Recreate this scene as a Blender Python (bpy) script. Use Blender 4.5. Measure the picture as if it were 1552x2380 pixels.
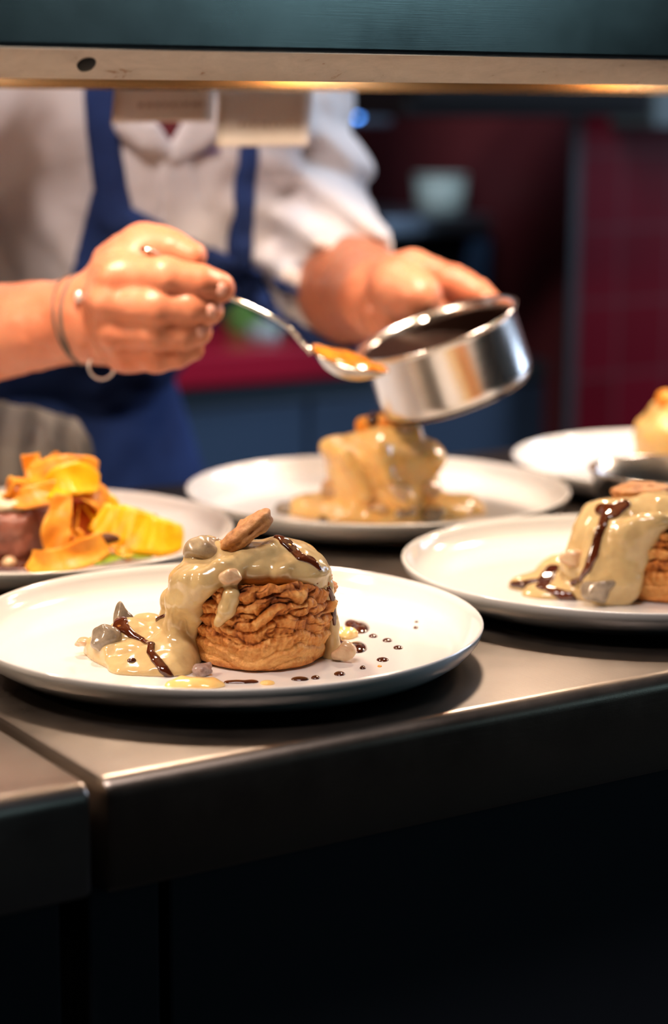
import bpy, bmesh, math, random
import numpy as np
import openvdb
from mathutils import Vector, Matrix
from mathutils.bvhtree import BVHTree

random.seed(4)
for o in list(bpy.data.objects):
    bpy.data.objects.remove(o)
SC = bpy.context.scene
COL = SC.collection
PI = math.pi

# ------------------------------------------------------------------ camera
F_PX, PITCH, ROLL, AZ = 4858.06, 0.196546, 0.006294, 0.574204   # focal length (px of a 1552x2380 frame), tilt, roll, yaw of the pass
CT = 0.900                    # height of the steel worktop
CAM = np.array([0.0, 0.0, CT + 0.3019])
_cp, _sp, _cr, _sr = math.cos(PITCH), math.sin(PITCH), math.cos(ROLL), math.sin(ROLL)
FW = np.array([0, _cp, -_sp])
_up0 = np.array([0, _sp, _cp]); _rt0 = np.array([1.0, 0, 0])
RT = _cr * _rt0 + _sr * _up0
UP = -_sr * _rt0 + _cr * _up0
cd = bpy.data.cameras.new('camera')
cam = bpy.data.objects.new('camera', cd)
COL.objects.link(cam)
cam.matrix_world = Matrix(((RT[0], UP[0], -FW[0], CAM[0]), (RT[1], UP[1], -FW[1], CAM[1]), (RT[2], UP[2], -FW[2], CAM[2]), (0, 0, 0, 1)))
cd.sensor_fit = 'VERTICAL'
cd.sensor_height = 36.0
cd.sensor_width = 36.0
cd.lens = F_PX * 36.0 / 2380.0
cd.clip_start = 0.02
cd.clip_end = 60
cd.dof.use_dof = True
cd.dof.focus_distance = 1.105
cd.dof.aperture_fstop = 4.0
cd.dof.aperture_blades = 0
SC.camera = cam

# ------------------------------------------------------------------ world, lights, exposure
W = bpy.data.worlds.new('world')
SC.world = W
W.use_nodes = True
W.node_tree.nodes['Background'].inputs[0].default_value = (0.45, 0.62, 0.75, 1)
W.node_tree.nodes['Background'].inputs[1].default_value = 0.030
SC.view_settings.view_transform = 'Standard'
SC.view_settings.look = 'None'
SC.view_settings.exposure = 0.0
SC.view_settings.gamma = 1.0
SC.view_settings.use_curve_mapping = False
SC.cycles.use_denoising = True
SC.cycles.max_bounces = 8
SC.cycles.diffuse_bounces = 4
SC.cycles.glossy_bounces = 4
SC.cycles.caustics_reflective = False
SC.cycles.caustics_refractive = False
SC.cycles.sample_clamp_indirect = 4.0


def area_light(name, loc, target, sx, sy, power, color, spread=180):
    l = bpy.data.lights.new(name, 'AREA')
    l.shape = 'RECTANGLE'; l.size = sx; l.size_y = sy; l.energy = power; l.color = color; l.spread = math.radians(spread)
    o = bpy.data.objects.new(name, l)
    COL.objects.link(o)
    o.location = loc
    d = Vector(target) - Vector(loc)
    o.rotation_euler = d.to_track_quat('-Z', 'Y').to_euler()
    return o


LAMP_POWER = 6.3
area_light('kitchen_window_daylight', (2.4, 2.95, 1.7), (0, 1.7, 1.1), 1.1, 1.3, 42, (0.58, 0.74, 1.0))
area_light('dining_window_daylight', (3.1, -.16, 1.9), (0.05, 1.1, 1.26), 0.5, 0.7, 2.9, (0.50, 0.86, 0.95))
area_light('dining_window_daylight', (3.1, -.92, 1.9), (-0.13, 1.05, 1.26), 0.22, 0.7, .8, (0.60, 0.88, 0.92))
area_light('chef_fill_light', (-0.25, 0.45, 2.65), (-0.2, 1.8, 1.1), 0.7, 0.35, 11, (1.0, 0.84, 0.78), 85)  # added fill above the dining side, brightens the chef's jacket
area_light('kitchen_fill_light', (-0.45, 1.75, 2.6), (-0.1, 1.8, 1.0), 0.7, 0.5, 12, (1.0, 0.84, 0.82))  # overhead fill, strengthened to lighten the chef's jacket
area_light('kitchen_fill_light', (0.25, 1.95, 2.55), (0.55, 3.0, 0.95), 0.5, 0.5, 15, (0.62, 0.82, 1.0))  # added cool fill that brings up the tub and the dark appliance


# ------------------------------------------------------------------ where a line of sight meets something
def ray(px, py):
    return FW * F_PX + RT * (px - 776.0) - UP * (py - 1190.0)


def on_z(px, py, z):
    d = ray(px, py)
    return CAM + d * ((z - CAM[2]) / d[2])


def at(px, py, Y):
    d = ray(px, py)
    return CAM + d * (Y / d[1])


CA, SA = math.cos(AZ), math.sin(AZ)


def uvw(u, v, z):             # pass coordinates (along, across, up) -> world
    return np.array([u * CA - v * SA, u * SA + v * CA, z])


def on_v(px, py, v):          # point of the upright plane 'v' behind a pixel -> (u, z)
    d = ray(px, py)
    t = v / (-d[0] * SA + d[1] * CA)
    p = CAM + d * t
    return p[0] * CA + p[1] * SA, p[2]


# ------------------------------------------------------------------ object helpers
def link(name, me, mat=None, parent=None):
    o = bpy.data.objects.new(name, me)
    COL.objects.link(o)
    if mat is not None:
        me.materials.clear(); me.materials.append(mat)
    if parent is not None:
        o.parent = parent
        o.matrix_parent_inverse = Matrix.Identity(4)
    return o


def tag(o, label=None, cat=None, group=None, kind=None):
    if label: o['label'] = label
    if cat: o['category'] = cat
    if group: o['group'] = group
    if kind: o['kind'] = kind
    return o


def empty(name, loc=(0, 0, 0), rot=0.0):
    o = bpy.data.objects.new(name, None)
    o.empty_display_size = 0.02
    COL.objects.link(o)
    o.location = loc
    o.rotation_euler = (0, 0, rot)
    return o


def mesh(name, V, Fc, smooth=True):
    me = bpy.data.meshes.new(name)
    me.from_pydata([tuple(map(float, v)) for v in V], [], [tuple(map(int, f)) for f in Fc])
    me.validate()
    if smooth:
        me.polygons.foreach_set('use_smooth', [True] * len(me.polygons))
    me.update()
    return me


def bm_mesh(name, bm, smooth=False):
    me = bpy.data.meshes.new(name)
    bmesh.ops.recalc_face_normals(bm, faces=bm.faces)
    bm.to_mesh(me)
    bm.free()
    if smooth:
        me.polygons.foreach_set('use_smooth', [True] * len(me.polygons))
    return me


def box_bm(lo, hi, bevel=0.0, seg=2, bm=None, M=None):
    b = bmesh.new()
    bmesh.ops.create_cube(b, size=1.0)
    lo = Vector(lo); hi = Vector(hi)
    for v in b.verts:
        v.co = Vector(((v.co.x + .5) * (hi.x - lo.x) + lo.x, (v.co.y + .5) * (hi.y - lo.y) + lo.y, (v.co.z + .5) * (hi.z - lo.z) + lo.z))
    if bevel > 0:
        bmesh.ops.bevel(b, geom=list(b.edges), offset=bevel, segments=seg, affect='EDGES', profile=0.5)
    if M is not None:
        b.transform(M)
    if bm is not None:
        tmp = bpy.data.meshes.new('t'); b.to_mesh(tmp); b.free(); bm.from_mesh(tmp); bpy.data.meshes.remove(tmp)
        return bm
    return b


def box(name, lo, hi, mat, parent=None, bevel=0.0, seg=2, M=None):
    return link(name, bm_mesh(name, box_bm(lo, hi, bevel, seg, None, M)), mat, parent)


def auto_smooth(o, ang=35):
    me = o.data
    me.polygons.foreach_set('use_smooth', [True] * len(me.polygons))
    bm = bmesh.new(); bm.from_mesh(me)
    for e in bm.edges:
        if len(e.link_faces) == 2 and e.calc_face_angle(0) > math.radians(ang):
            e.smooth = False
    bm.to_mesh(me); bm.free()
    return o


def lathe(name, prof, n=96, close=False):
    V = []; Fc = []
    m = len(prof)
    for i in range(n):
        a = 2 * PI * i / n
        for r, z in prof:
            V.append((r * math.cos(a), r * math.sin(a), z))
    for i in range(n):
        j = (i + 1) % n
        for k in range(m - 1):
            Fc.append((i * m + k, j * m + k, j * m + k + 1, i * m + k + 1))
        if close:
            Fc.append((i * m + m - 1, j * m + m - 1, j * m, i * m))
    me = mesh(name, V, Fc)
    bm = bmesh.new(); bm.from_mesh(me)
    bmesh.ops.remove_doubles(bm, verts=bm.verts, dist=1e-6)
    bmesh.ops.recalc_face_normals(bm, faces=bm.faces)
    bm.to_mesh(me); bm.free()
    me.polygons.foreach_set('use_smooth', [True] * len(me.polygons))
    return me


def spline(pts, n):
    P = np.array(pts, float)
    t = np.arange(len(P)); T = np.linspace(0, len(P) - 1, n)
    out = []
    for x in T:
        i = min(int(x), len(P) - 2); s = x - i
        p0 = P[max(i - 1, 0)]; p1 = P[i]; p2 = P[i + 1]; p3 = P[min(i + 2, len(P) - 1)]
        out.append(0.5 * ((2 * p1) + (-p0 + p2) * s + (2 * p0 - 5 * p1 + 4 * p2 - p3) * s * s + (-p0 + 3 * p1 - 3 * p2 + p3) * s ** 3))
    return np.array(out)


def tube(name, pts, rad, n=12, sx=1.0, up=(0, 0, 1)):
    """swept tube; rad scalar or list; sx flattens the section along 'up'"""
    P = np.array(pts, float); m = len(P)
    R = np.full(m, rad) if np.isscalar(rad) else np.array(rad, float)
    V = []; Fc = []
    upv = np.array(up, float)
    for i in range(m):
        t = P[min(i + 1, m - 1)] - P[max(i - 1, 0)]; t /= np.linalg.norm(t) + 1e-12
        a = np.cross(t, upv); a /= np.linalg.norm(a) + 1e-12
        b = np.cross(a, t)
        for k in range(n):
            an = 2 * PI * k / n
            V.append(P[i] + R[i] * (math.cos(an) * a + sx * math.sin(an) * b))
    for i in range(m - 1):
        for k in range(n):
            k2 = (k + 1) % n
            Fc.append((i * n + k, i * n + k2, (i + 1) * n + k2, (i + 1) * n + k))
    Fc.append(tuple(range(n - 1, -1, -1))); Fc.append(tuple((m - 1) * n + k for k in range(n)))
    return mesh(name, V, Fc)


def join_meshes(name, mes):
    bm = bmesh.new()
    for me in mes:
        bm.from_mesh(me)
    out = bpy.data.meshes.new(name)
    bm.to_mesh(out); bm.free()
    out.polygons.foreach_set('use_smooth', [True] * len(out.polygons))
    return out


# ------------------------------------------------------------------ sculpting with distance fields
def _hash(ix, iy, iz, seed):
    h = (ix.astype(np.uint32) * np.uint32(374761393) + iy.astype(np.uint32) * np.uint32(668265263) + iz.astype(np.uint32) * np.uint32(2147483647) + np.uint32(seed * 974711 + 13))
    h = (h ^ (h >> np.uint32(13))) * np.uint32(1274126177)
    h = h ^ (h >> np.uint32(16))
    return (h & np.uint32(0xffff)).astype(np.float32) / 32767.5 - 1.0


def vnoise(x, y, z, seed=0):
    fx, fy, fz = np.floor(x), np.floor(y), np.floor(z)
    tx, ty, tz = (x - fx).astype(np.float32), (y - fy).astype(np.float32), (z - fz).astype(np.float32)
    ix, iy, iz = fx.astype(np.int64) & 0xffffffff, fy.astype(np.int64) & 0xffffffff, fz.astype(np.int64) & 0xffffffff
    sx, sy, sz = tx * tx * (3 - 2 * tx), ty * ty * (3 - 2 * ty), tz * tz * (3 - 2 * tz)
    r = 0
    for dx in (0, 1):
        wx = sx if dx else 1 - sx
        for dy in (0, 1):
            wy = sy if dy else 1 - sy
            for dz in (0, 1):
                wz = sz if dz else 1 - sz
                r = r + wx * wy * wz * _hash(ix + dx, iy + dy, iz + dz, seed)
    return r


def smin(a, b, k):
    if k <= 0: return np.minimum(a, b)
    h = np.maximum(k - np.abs(a - b), 0) / k
    return np.minimum(a, b) - h * h * k * 0.25


def smax(a, b, k):
    return -smin(-a, -b, k)


class Field:
    def __init__(s, lo, hi, vs):
        s.lo = np.array(lo, float); s.vs = vs
        n = np.ceil((np.array(hi, float) - s.lo) / vs).astype(int) + 1
        s.n = n
        s.ax = [(s.lo[i] + np.arange(n[i]) * vs).astype(np.float32) for i in range(3)]
        s.D = np.full(n, 0.05, np.float32)

    def _block(s, lo, hi):
        sl = []
        for i in range(3):
            a = int(np.clip(np.floor((lo[i] - s.lo[i]) / s.vs), 0, s.n[i])); b = int(np.clip(np.ceil((hi[i] - s.lo[i]) / s.vs) + 1, 0, s.n[i]))
            sl.append(slice(a, max(a, b)))
        X = s.ax[0][sl[0]][:, None, None]; Y = s.ax[1][sl[1]][None, :, None]; Z = s.ax[2][sl[2]][None, None, :]
        return tuple(sl), X, Y, Z

    def _put(s, sl, d, k, op):
        if op == 'add': s.D[sl] = smin(s.D[sl], d, k)
        elif op == 'sub': s.D[sl] = smax(s.D[sl], -d, k)
        return s

    def ell(s, c, r, k=0.0, M=None, op='add'):
        c = np.array(c, float); r = np.array(r, float) if np.ndim(r) else np.full(3, float(r))
        m = r.max() + k + 3 * s.vs
        sl, X, Y, Z = s._block(c - m, c + m)
        x, y, z = X - c[0], Y - c[1], Z - c[2]
        if M is not None:       # rows of M are the local axes
            M = np.array(M, float)
            x, y, z = (M[i][0] * x + M[i][1] * y + M[i][2] * z for i in range(3))
        q = np.sqrt((x / r[0]) ** 2 + (y / r[1]) ** 2 + (z / r[2]) ** 2)
        g = np.sqrt((x / r[0] ** 2) ** 2 + (y / r[1] ** 2) ** 2 + (z / r[2] ** 2) ** 2)
        d = np.where(g > 1e-6, q * (q - 1) / np.maximum(g, 1e-6), -r.min())
        return s._put(sl, d.astype(np.float32), k, op)

    def cone(s, a, b, ra, rb, k=0.0, op='add'):
        a = np.array(a, float); b = np.array(b, float)
        m = max(ra, rb) + k + 3 * s.vs
        sl, X, Y, Z = s._block(np.minimum(a, b) - m, np.maximum(a, b) + m)
        ab = b - a; L = max(ab @ ab, 1e-12)
        t = np.clip(((X - a[0]) * ab[0] + (Y - a[1]) * ab[1] + (Z - a[2]) * ab[2]) / L, 0, 1)
        d = np.sqrt((X - a[0] - t * ab[0]) ** 2 + (Y - a[1] - t * ab[1]) ** 2 + (Z - a[2] - t * ab[2]) ** 2) - (ra + (rb - ra) * t)
        return s._put(sl, d.astype(np.float32), k, op)

    def poly(s, pts, rs, k=0.0, op='add'):
        for i in range(len(pts) - 1):
            ra, rb = (rs, rs) if np.isscalar(rs) else (rs[i], rs[i + 1])
            s.cone(pts[i], pts[i + 1], ra, rb, k if i == 0 else max(k * .5, 0.0005), op)
        return s

    def cyl(s, c, r, h, rnd=0.003, k=0.0, op='add'):     # upright rounded cylinder, base centre c
        c = np.array(c, float)
        m = max(r, h) + k + 3 * s.vs
        sl, X, Y, Z = s._block(c - m, c + m)
        q = np.sqrt((X - c[0]) ** 2 + (Y - c[1]) ** 2) - (r - rnd)
        w = np.abs(Z - c[2] - h / 2) - (h / 2 - rnd)
        d = np.minimum(np.maximum(q, w), 0) + np.sqrt(np.maximum(q, 0) ** 2 + np.maximum(w, 0) ** 2) - rnd
        return s._put(sl, d.astype(np.float32), k, op)

    def plane(s, p, n):          # keep the side n points away from
        n = np.array(n, float); n /= np.linalg.norm(n)
        X = s.ax[0][:, None, None]; Y = s.ax[1][None, :, None]; Z = s.ax[2][None, None, :]
        s.D = np.maximum(s.D, ((X - p[0]) * n[0] + (Y - p[1]) * n[1] + (Z - p[2]) * n[2]).astype(np.float32))
        return s

    def noise(s, amp, scale, seed=0, stretch=(1, 1, 1)):
        band = np.abs(s.D) < (abs(amp) * 2 + 3 * s.vs)
        i, j, k = np.nonzero(band)
        s.D[band] += amp * vnoise(s.ax[0][i] * scale * stretch[0] + 100, s.ax[1][j] * scale * stretch[1] + 100, s.ax[2][k] * scale * stretch[2] + 100, seed).astype(np.float32)
        return s

    def blank(s):
        f = s.copy(); f.D[...] = 0.05; return f

    def copy(s):
        f = object.__new__(Field); f.lo, f.vs, f.n, f.ax = s.lo, s.vs, s.n, s.ax; f.D = s.D.copy(); return f

    def mesh(s, name='m', shift=0.0, smooth_iter=0):
        D = (s.D - shift).astype(np.float32)
        pad = np.full(s.n + 2, 0.05, np.float32); pad[1:-1, 1:-1, 1:-1] = D
        g = openvdb.FloatGrid(0.05)
        g.copyFromArray(np.ascontiguousarray(np.clip(pad, -0.05, 0.05)))
        V, Q = g.convertToQuads(isovalue=0.0)
        V = (np.array(V) - 1) * s.vs + s.lo
        me = mesh(name, V, np.array(Q)[:, ::-1])
        if smooth_iter:
            bm = bmesh.new(); bm.from_mesh(me)
            for _ in range(smooth_iter):
                bmesh.ops.smooth_vert(bm, verts=bm.verts, factor=0.5, use_axis_x=True, use_axis_y=True, use_axis_z=True)
            bm.to_mesh(me); bm.free()
        return me


def bvh(me, M=None):
    V = [v.co.copy() for v in me.vertices]
    if M is not None: V = [M @ v for v in V]
    return BVHTree.FromPolygons(V, [tuple(p.vertices) for p in me.polygons])


def hit(tree, px, py, default_Y=None):
    d = Vector(ray(px, py)).normalized()
    h = tree.ray_cast(Vector(CAM), d)
    if h[0] is None:
        return at(px, py, default_Y) if default_Y else None
    return np.array(h[0])


# ------------------------------------------------------------------ materials
def srgb(r, g, b):
    f = lambda c: ((c / 255) / 12.92) if c / 255 <= 0.04045 else (((c / 255) + 0.055) / 1.055) ** 2.4
    return (f(r), f(g), f(b), 1)


class Mat:
    def __init__(s, name, color, rough=0.5, metal=0.0, spec=0.5, coat=0.0, sss=0.0, sssr=(1, .3, .15), sss_scale=0.004, aniso=0.0, sheen=0.0):
        s.m = bpy.data.materials.new(name); s.m.use_nodes = True
        s.nt = s.m.node_tree; s.b = s.nt.nodes['Principled BSDF']
        i = s.b.inputs
        i['Base Color'].default_value = color; i['Roughness'].default_value = rough; i['Metallic'].default_value = metal
        i['Specular IOR Level'].default_value = spec; i['Coat Weight'].default_value = coat; i['Coat Roughness'].default_value = 0.05
        i['Subsurface Weight'].default_value = sss; i['Subsurface Radius'].default_value = sssr; i['Subsurface Scale'].default_value = sss_scale
        i['Anisotropic'].default_value = aniso; i['Sheen Weight'].default_value = sheen
        s.tc = None

    def n(s, t, **kw):
        x = s.nt.nodes.new(t)
        for k, v in kw.items(): setattr(x, k, v)
        return x

    def l(s, a, b): s.nt.links.new(a, b)

    def coord(s, stretch=(1, 1, 1), obj='Object'):
        tc = s.n('ShaderNodeTexCoord'); mp = s.n('ShaderNodeMapping'); mp.inputs['Scale'].default_value = stretch
        s.l(tc.outputs[obj], mp.inputs['Vector'])
        return mp.outputs['Vector']

    def noise(s, scale, detail=4, rough=.6, stretch=(1, 1, 1), dist=0.0):
        x = s.n('ShaderNodeTexNoise'); x.inputs['Scale'].default_value = scale; x.inputs['Detail'].default_value = detail
        x.inputs['Roughness'].default_value = rough; x.inputs['Distortion'].default_value = dist
        s.l(s.coord(stretch), x.inputs['Vector'])
        return x.outputs['Fac']

    def ramp(s, fac, stops):
        r = s.n('ShaderNodeValToRGB'); e = r.color_ramp.elements
        while len(e) < len(stops): e.new(0.5)
        for i, (p, c) in enumerate(stops): e[i].position = p; e[i].color = c
        s.l(fac, r.inputs['Fac'])
        return r.outputs['Color']

    def color(s, fac, stops):
        s.l(s.ramp(fac, stops), s.b.inputs['Base Color']); return s

    def rough(s, fac, lo, hi):
        s.l(s.ramp(fac, [(0.3, (lo,) * 3 + (1,)), (0.7, (hi,) * 3 + (1,))]), s.b.inputs['Roughness']); return s

    def bump(s, fac, strength, dist):
        b = s.n('ShaderNodeBump'); b.inputs['Strength'].default_value = strength; b.inputs['Distance'].default_value = dist
        s.l(fac, b.inputs['Height'])
        if s.b.inputs['Normal'].is_linked: s.l(s.b.inputs['Normal'].links[0].from_socket, b.inputs['Normal'])
        s.l(b.outputs['Normal'], s.b.inputs['Normal']); return s


def flat(name, color, rough=.5, metal=0., **kw):
    return Mat(name, color, rough, metal, **kw).m


# steel of the pass worktop: worn, scratched, brushed
_m = Mat('worktop_steel', (.42, .39, .36, 1), .38, 1.0)
_m.color(_m.noise(6, 6, .6), [(.3, (.245, .212, .186, 1)), (.7, (.295, .256, .226, 1))])
_m.rough(_m.noise(9, 6, .7), .27, .42)
_m.bump(_m.noise(900, 3, .7, (1, .06, 1)), .12, .0006).bump(_m.noise(700, 2, .6, (.05, 1, 1)), .08, .0005)
M_TOP = _m.m
_m = Mat('gantry_steel', (.44, .47, .48, 1), .22, 1.0)
_m.bump(_m.noise(1800, 2, .6, (.02, 1, 1)), .035, .0003)
_m.rough(_m.noise(14, 5, .6), .17, .25)
_m.color(_m.noise(5, 6, .65, (1, 1, 1)), [(.3, (.36, .40, .41, 1)), (.7, (.48, .52, .53, 1))])
M_GAN = _m.m
_m = Mat('gantry_lip_steel', (.62, .58, .55, 1), .45, 1.0)
_f = _m.noise(38, 8, .75, (1, 2.2, 2.2), .6)
_m.color(_f, [(.0, (.10, .055, .03, 1)), (.35, (.15, .085, .05, 1)), (.385, (.23, .20, .18, 1)), (.8, (.31, .27, .24, 1))])
_m.bump(_m.noise(1400, 3, .7, (.03, 1, 1)), .12, .0004)
M_LIP = _m.m
M_REFL = flat('lamp_reflector_steel', (.60, .46, .30, 1), .25, 1.0)
_m = Mat('cabinet_steel', (.040, .044, .060, 1), .5, .2, spec=.3)
_m.rough(_m.noise(8, 4), .42, .56)
M_CAB = _m.m
M_DARK = flat('dark_gap', (.006, .006, .007, 1), .8)
M_POLISH = flat('polished_steel', (.80, .77, .74, 1), .22, 1.0)
M_SPOON = flat('spoon_steel', (.70, .67, .62, 1), .14, 1.0)
_m = Mat('white_porcelain', (.84, .82, .79, 1), .13, coat=.35)
_m.rough(_m.noise(20, 4), .10, .17)
M_PLATE = _m.m


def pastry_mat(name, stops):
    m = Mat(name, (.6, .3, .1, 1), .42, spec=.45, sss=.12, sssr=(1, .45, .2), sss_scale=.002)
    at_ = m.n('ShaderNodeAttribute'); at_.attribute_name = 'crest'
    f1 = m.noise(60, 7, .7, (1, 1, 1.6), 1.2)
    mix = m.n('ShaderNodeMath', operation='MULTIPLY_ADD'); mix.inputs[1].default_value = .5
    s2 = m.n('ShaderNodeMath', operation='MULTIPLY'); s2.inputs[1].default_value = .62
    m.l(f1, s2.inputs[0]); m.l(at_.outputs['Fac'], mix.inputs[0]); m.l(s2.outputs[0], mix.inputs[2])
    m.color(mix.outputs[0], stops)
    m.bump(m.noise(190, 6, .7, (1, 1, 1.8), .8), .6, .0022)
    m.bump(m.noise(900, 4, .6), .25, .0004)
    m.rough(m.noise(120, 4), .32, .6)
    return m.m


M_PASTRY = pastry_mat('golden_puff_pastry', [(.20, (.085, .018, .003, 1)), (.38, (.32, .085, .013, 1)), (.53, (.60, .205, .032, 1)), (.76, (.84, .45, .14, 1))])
_m = Mat('baked_lid', (.5, .22, .07, 1), .5, spec=.4)
_m.color(_m.noise(140, 7, .65), [(.3, (.25, .085, .022, 1)), (.5, (.45, .19, .055, 1)), (.72, (.62, .34, .13, 1))])
_m.bump(_m.noise(420, 6, .7), .6, .0012)
M_LID = _m.m


def sauce_mat(name, c1, c2, rough=.16):
    m = Mat(name, c1, rough, spec=.5, coat=.35, sss=.25, sssr=(1, .6, .3), sss_scale=.004)
    m.color(m.noise(90, 4, .6), [(.3, c1), (.7, c2)])
    m.bump(m.noise(160, 3, .5), .18, .0012)
    return m.m


M_CREAM = sauce_mat('cream_sauce', (.53, .365, .165, 1), (.63, .465, .225, 1))
M_CREAM2 = sauce_mat('golden_cream_sauce', (1.0, .56, .17, 1), (1.0, .68, .28, 1))
_m = Mat('dark_glaze', (.045, .010, .004, 1), .07, spec=.6, coat=.5, sss=.0)
_m.color(_m.noise(60, 3), [(.3, (.028, .006, .003, 1)), (.75, (.11, .022, .006, 1))])
M_GLAZE = _m.m
_m = Mat('mushroom', (.20, .15, .11, 1), .16, coat=.5)
_m.color(_m.noise(120, 4), [(.3, (.13, .095, .07, 1)), (.7, (.36, .28, .19, 1))])
M_MUSH = _m.m
_m = Mat('chicken_piece', (.62, .40, .24, 1), .22, coat=.3, sss=.2)
_m.color(_m.noise(130, 4), [(.3, (.52, .31, .17, 1)), (.7, (.70, .50, .30, 1))])
M_CHICK = _m.m
_m = Mat('cream_coated_mushroom', (.34, .26, .16, 1), .26, coat=.2, sss=.15)
_m.color(_m.noise(150, 4), [(.3, (.26, .18, .11, 1)), (.7, (.46, .35, .20, 1))])
M_MUSHC = _m.m
_m = Mat('ham_piece', (.42, .26, .22, 1), .2, coat=.4)
_m.color(_m.noise(300, 4), [(.3, (.25, .15, .13, 1)), (.7, (.50, .37, .33, 1))])
M_HAM = _m.m


def crisp_mat(name, a, b, c):
    m = Mat(name, b, .4, spec=.35, sss=.15, sssr=(1, .6, .2), sss_scale=.003)
    m.color(m.noise(70, 5, .6), [(.28, a), (.5, b), (.75, c)])
    m.bump(m.noise(300, 3), .2, .0008)
    return m.m


M_CRISP = crisp_mat('amber_vegetable_crisp', (.55, .14, .006, 1), (.80, .29, .018, 1), (.90, .43, .05, 1))
M_CRISP2 = crisp_mat('pale_vegetable_crisp', (.70, .22, .012, 1), (.86, .34, .03, 1), (.94, .48, .08, 1))
M_SQUASH = crisp_mat('yellow_squash', (.72, .30, .002, 1), (.86, .44, .004, 1), (.92, .56, .015, 1))
M_GREEN = crisp_mat('green_leaf', (.12, .20, .01, 1), (.28, .40, .02, 1), (.45, .52, .06, 1))
M_CRISP_SHADE = crisp_mat('crisp_shade_lump', (.35, .04, .006, 1), (.62, .12, .012, 1), (.75, .22, .02, 1))
_m = Mat('seared_beef', (.22, .07, .045, 1), .35, coat=.2)
_m.color(_m.noise(60, 6, .7, (1, 1, .4), 1.0), [(.3, (.10, .03, .02, 1)), (.55, (.26, .085, .055, 1)), (.75, (.40, .17, .12, 1))])
_m.bump(_m.noise(240, 5), .6, .0015)
M_BEEF = _m.m
M_BUTTER = crisp_mat('herb_butter', (.45, .36, .20, 1), (.75, .66, .46, 1), (.85, .80, .65, 1))
M_GARN = crisp_mat('orange_garnish', (.75, .18, .01, 1), (.88, .32, .03, 1), (.95, .50, .10, 1))

_m = Mat('skin', (.64, .33, .22, 1), .42, spec=.4, sss=.25, sssr=(1, .3, .15), sss_scale=.006)
_m.color(_m.noise(28, 5, .55), [(.3, (.52, .165, .085, 1)), (.7, (.62, .25, .145, 1))])
_m.bump(_m.noise(380, 3), .10, .0006)
M_SKIN = _m.m
M_NAIL = flat('fingernail', (.66, .34, .27, 1), .35, coat=.1)
_m = Mat('white_jacket_cotton', (.70, .66, .66, 1), .85, spec=.2, sheen=.2)
_m.bump(_m.noise(30, 4, .5), .25, .01)
M_JACKET = _m.m
_m = Mat('navy_apron_cotton', (.018, .036, .12, 1), .85, spec=.2)
_m.color(_m.noise(14, 4), [(.3, (.012, .026, .10, 1)), (.7, (.022, .050, .18, 1))])
_m.bump(_m.noise(22, 4), .3, .01)
M_APRON = _m.m
M_SHIRT = flat('dark_red_undershirt', (.14, .012, .02, 1), .8)
M_TROUSER = flat('black_trousers', (.02, .02, .024, 1), .85)
M_HAIR = flat('brown_hair', (.06, .035, .02, 1), .6)
M_CORD = flat('dark_cord', (.10, .075, .06, 1), .6)
M_SILVER = flat('silver', (.85, .84, .84, 1), .3, .6)
_m = Mat('ticket_paper', (.70, .62, .53, 1), .8, spec=.2)
_m.color(_m.noise(60, 3), [(.3, (.74, .65, .56, 1)), (.7, (.80, .72, .63, 1))])
M_PAPER = _m.m
M_INK = flat('faded_ink', (.42, .30, .22, 1), .8)
M_STITCH = flat('purple_thread', (.13, .08, .22, 1), .7)
_m = Mat('grey_towel', (.22, .20, .18, 1), .95, spec=.1)
_wv = _m.n('ShaderNodeTexWave', wave_type='BANDS', bands_direction='X'); _wv.inputs['Scale'].default_value = 14; _wv.inputs['Distortion'].default_value = 1.2
_m.l(_m.coord(), _wv.inputs['Vector'])
_m.color(_wv.outputs['Fac'], [(.2, (.10, .092, .085, 1)), (.75, (.17, .155, .14, 1))])
_m.bump(_m.noise(400, 2), .3, .002)
M_TOWEL = _m.m


def tile_mat(name, c1, c2, grout, w=.10, hgt=.112):
    m = Mat(name, c1, .42, spec=.3)
    m.b.inputs['Specular IOR Level'].default_value = .06
    br = m.n('ShaderNodeTexBrick'); br.offset = 0.0
    br.inputs['Color1'].default_value = c1; br.inputs['Color2'].default_value = c2; br.inputs['Mortar'].default_value = grout
    br.inputs['Scale'].default_value = 1.0; br.inputs['Mortar Size'].default_value = .003; br.inputs['Brick Width'].default_value = w; br.inputs['Row Height'].default_value = hgt
    br.inputs['Bias'].default_value = 0
    tc = m.n('ShaderNodeTexCoord'); sep = m.n('ShaderNodeSeparateXYZ'); cmb = m.n('ShaderNodeCombineXYZ')
    m.l(tc.outputs['Object'], sep.inputs[0]); m.l(sep.outputs['X'], cmb.inputs['X']); m.l(sep.outputs['Z'], cmb.inputs['Y'])
    m.l(cmb.outputs[0], br.inputs['Vector']); m.l(br.outputs['Color'], m.b.inputs['Base Color'])
    m.bump(br.outputs['Fac'], -.4, .003)
    return m.m


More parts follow.
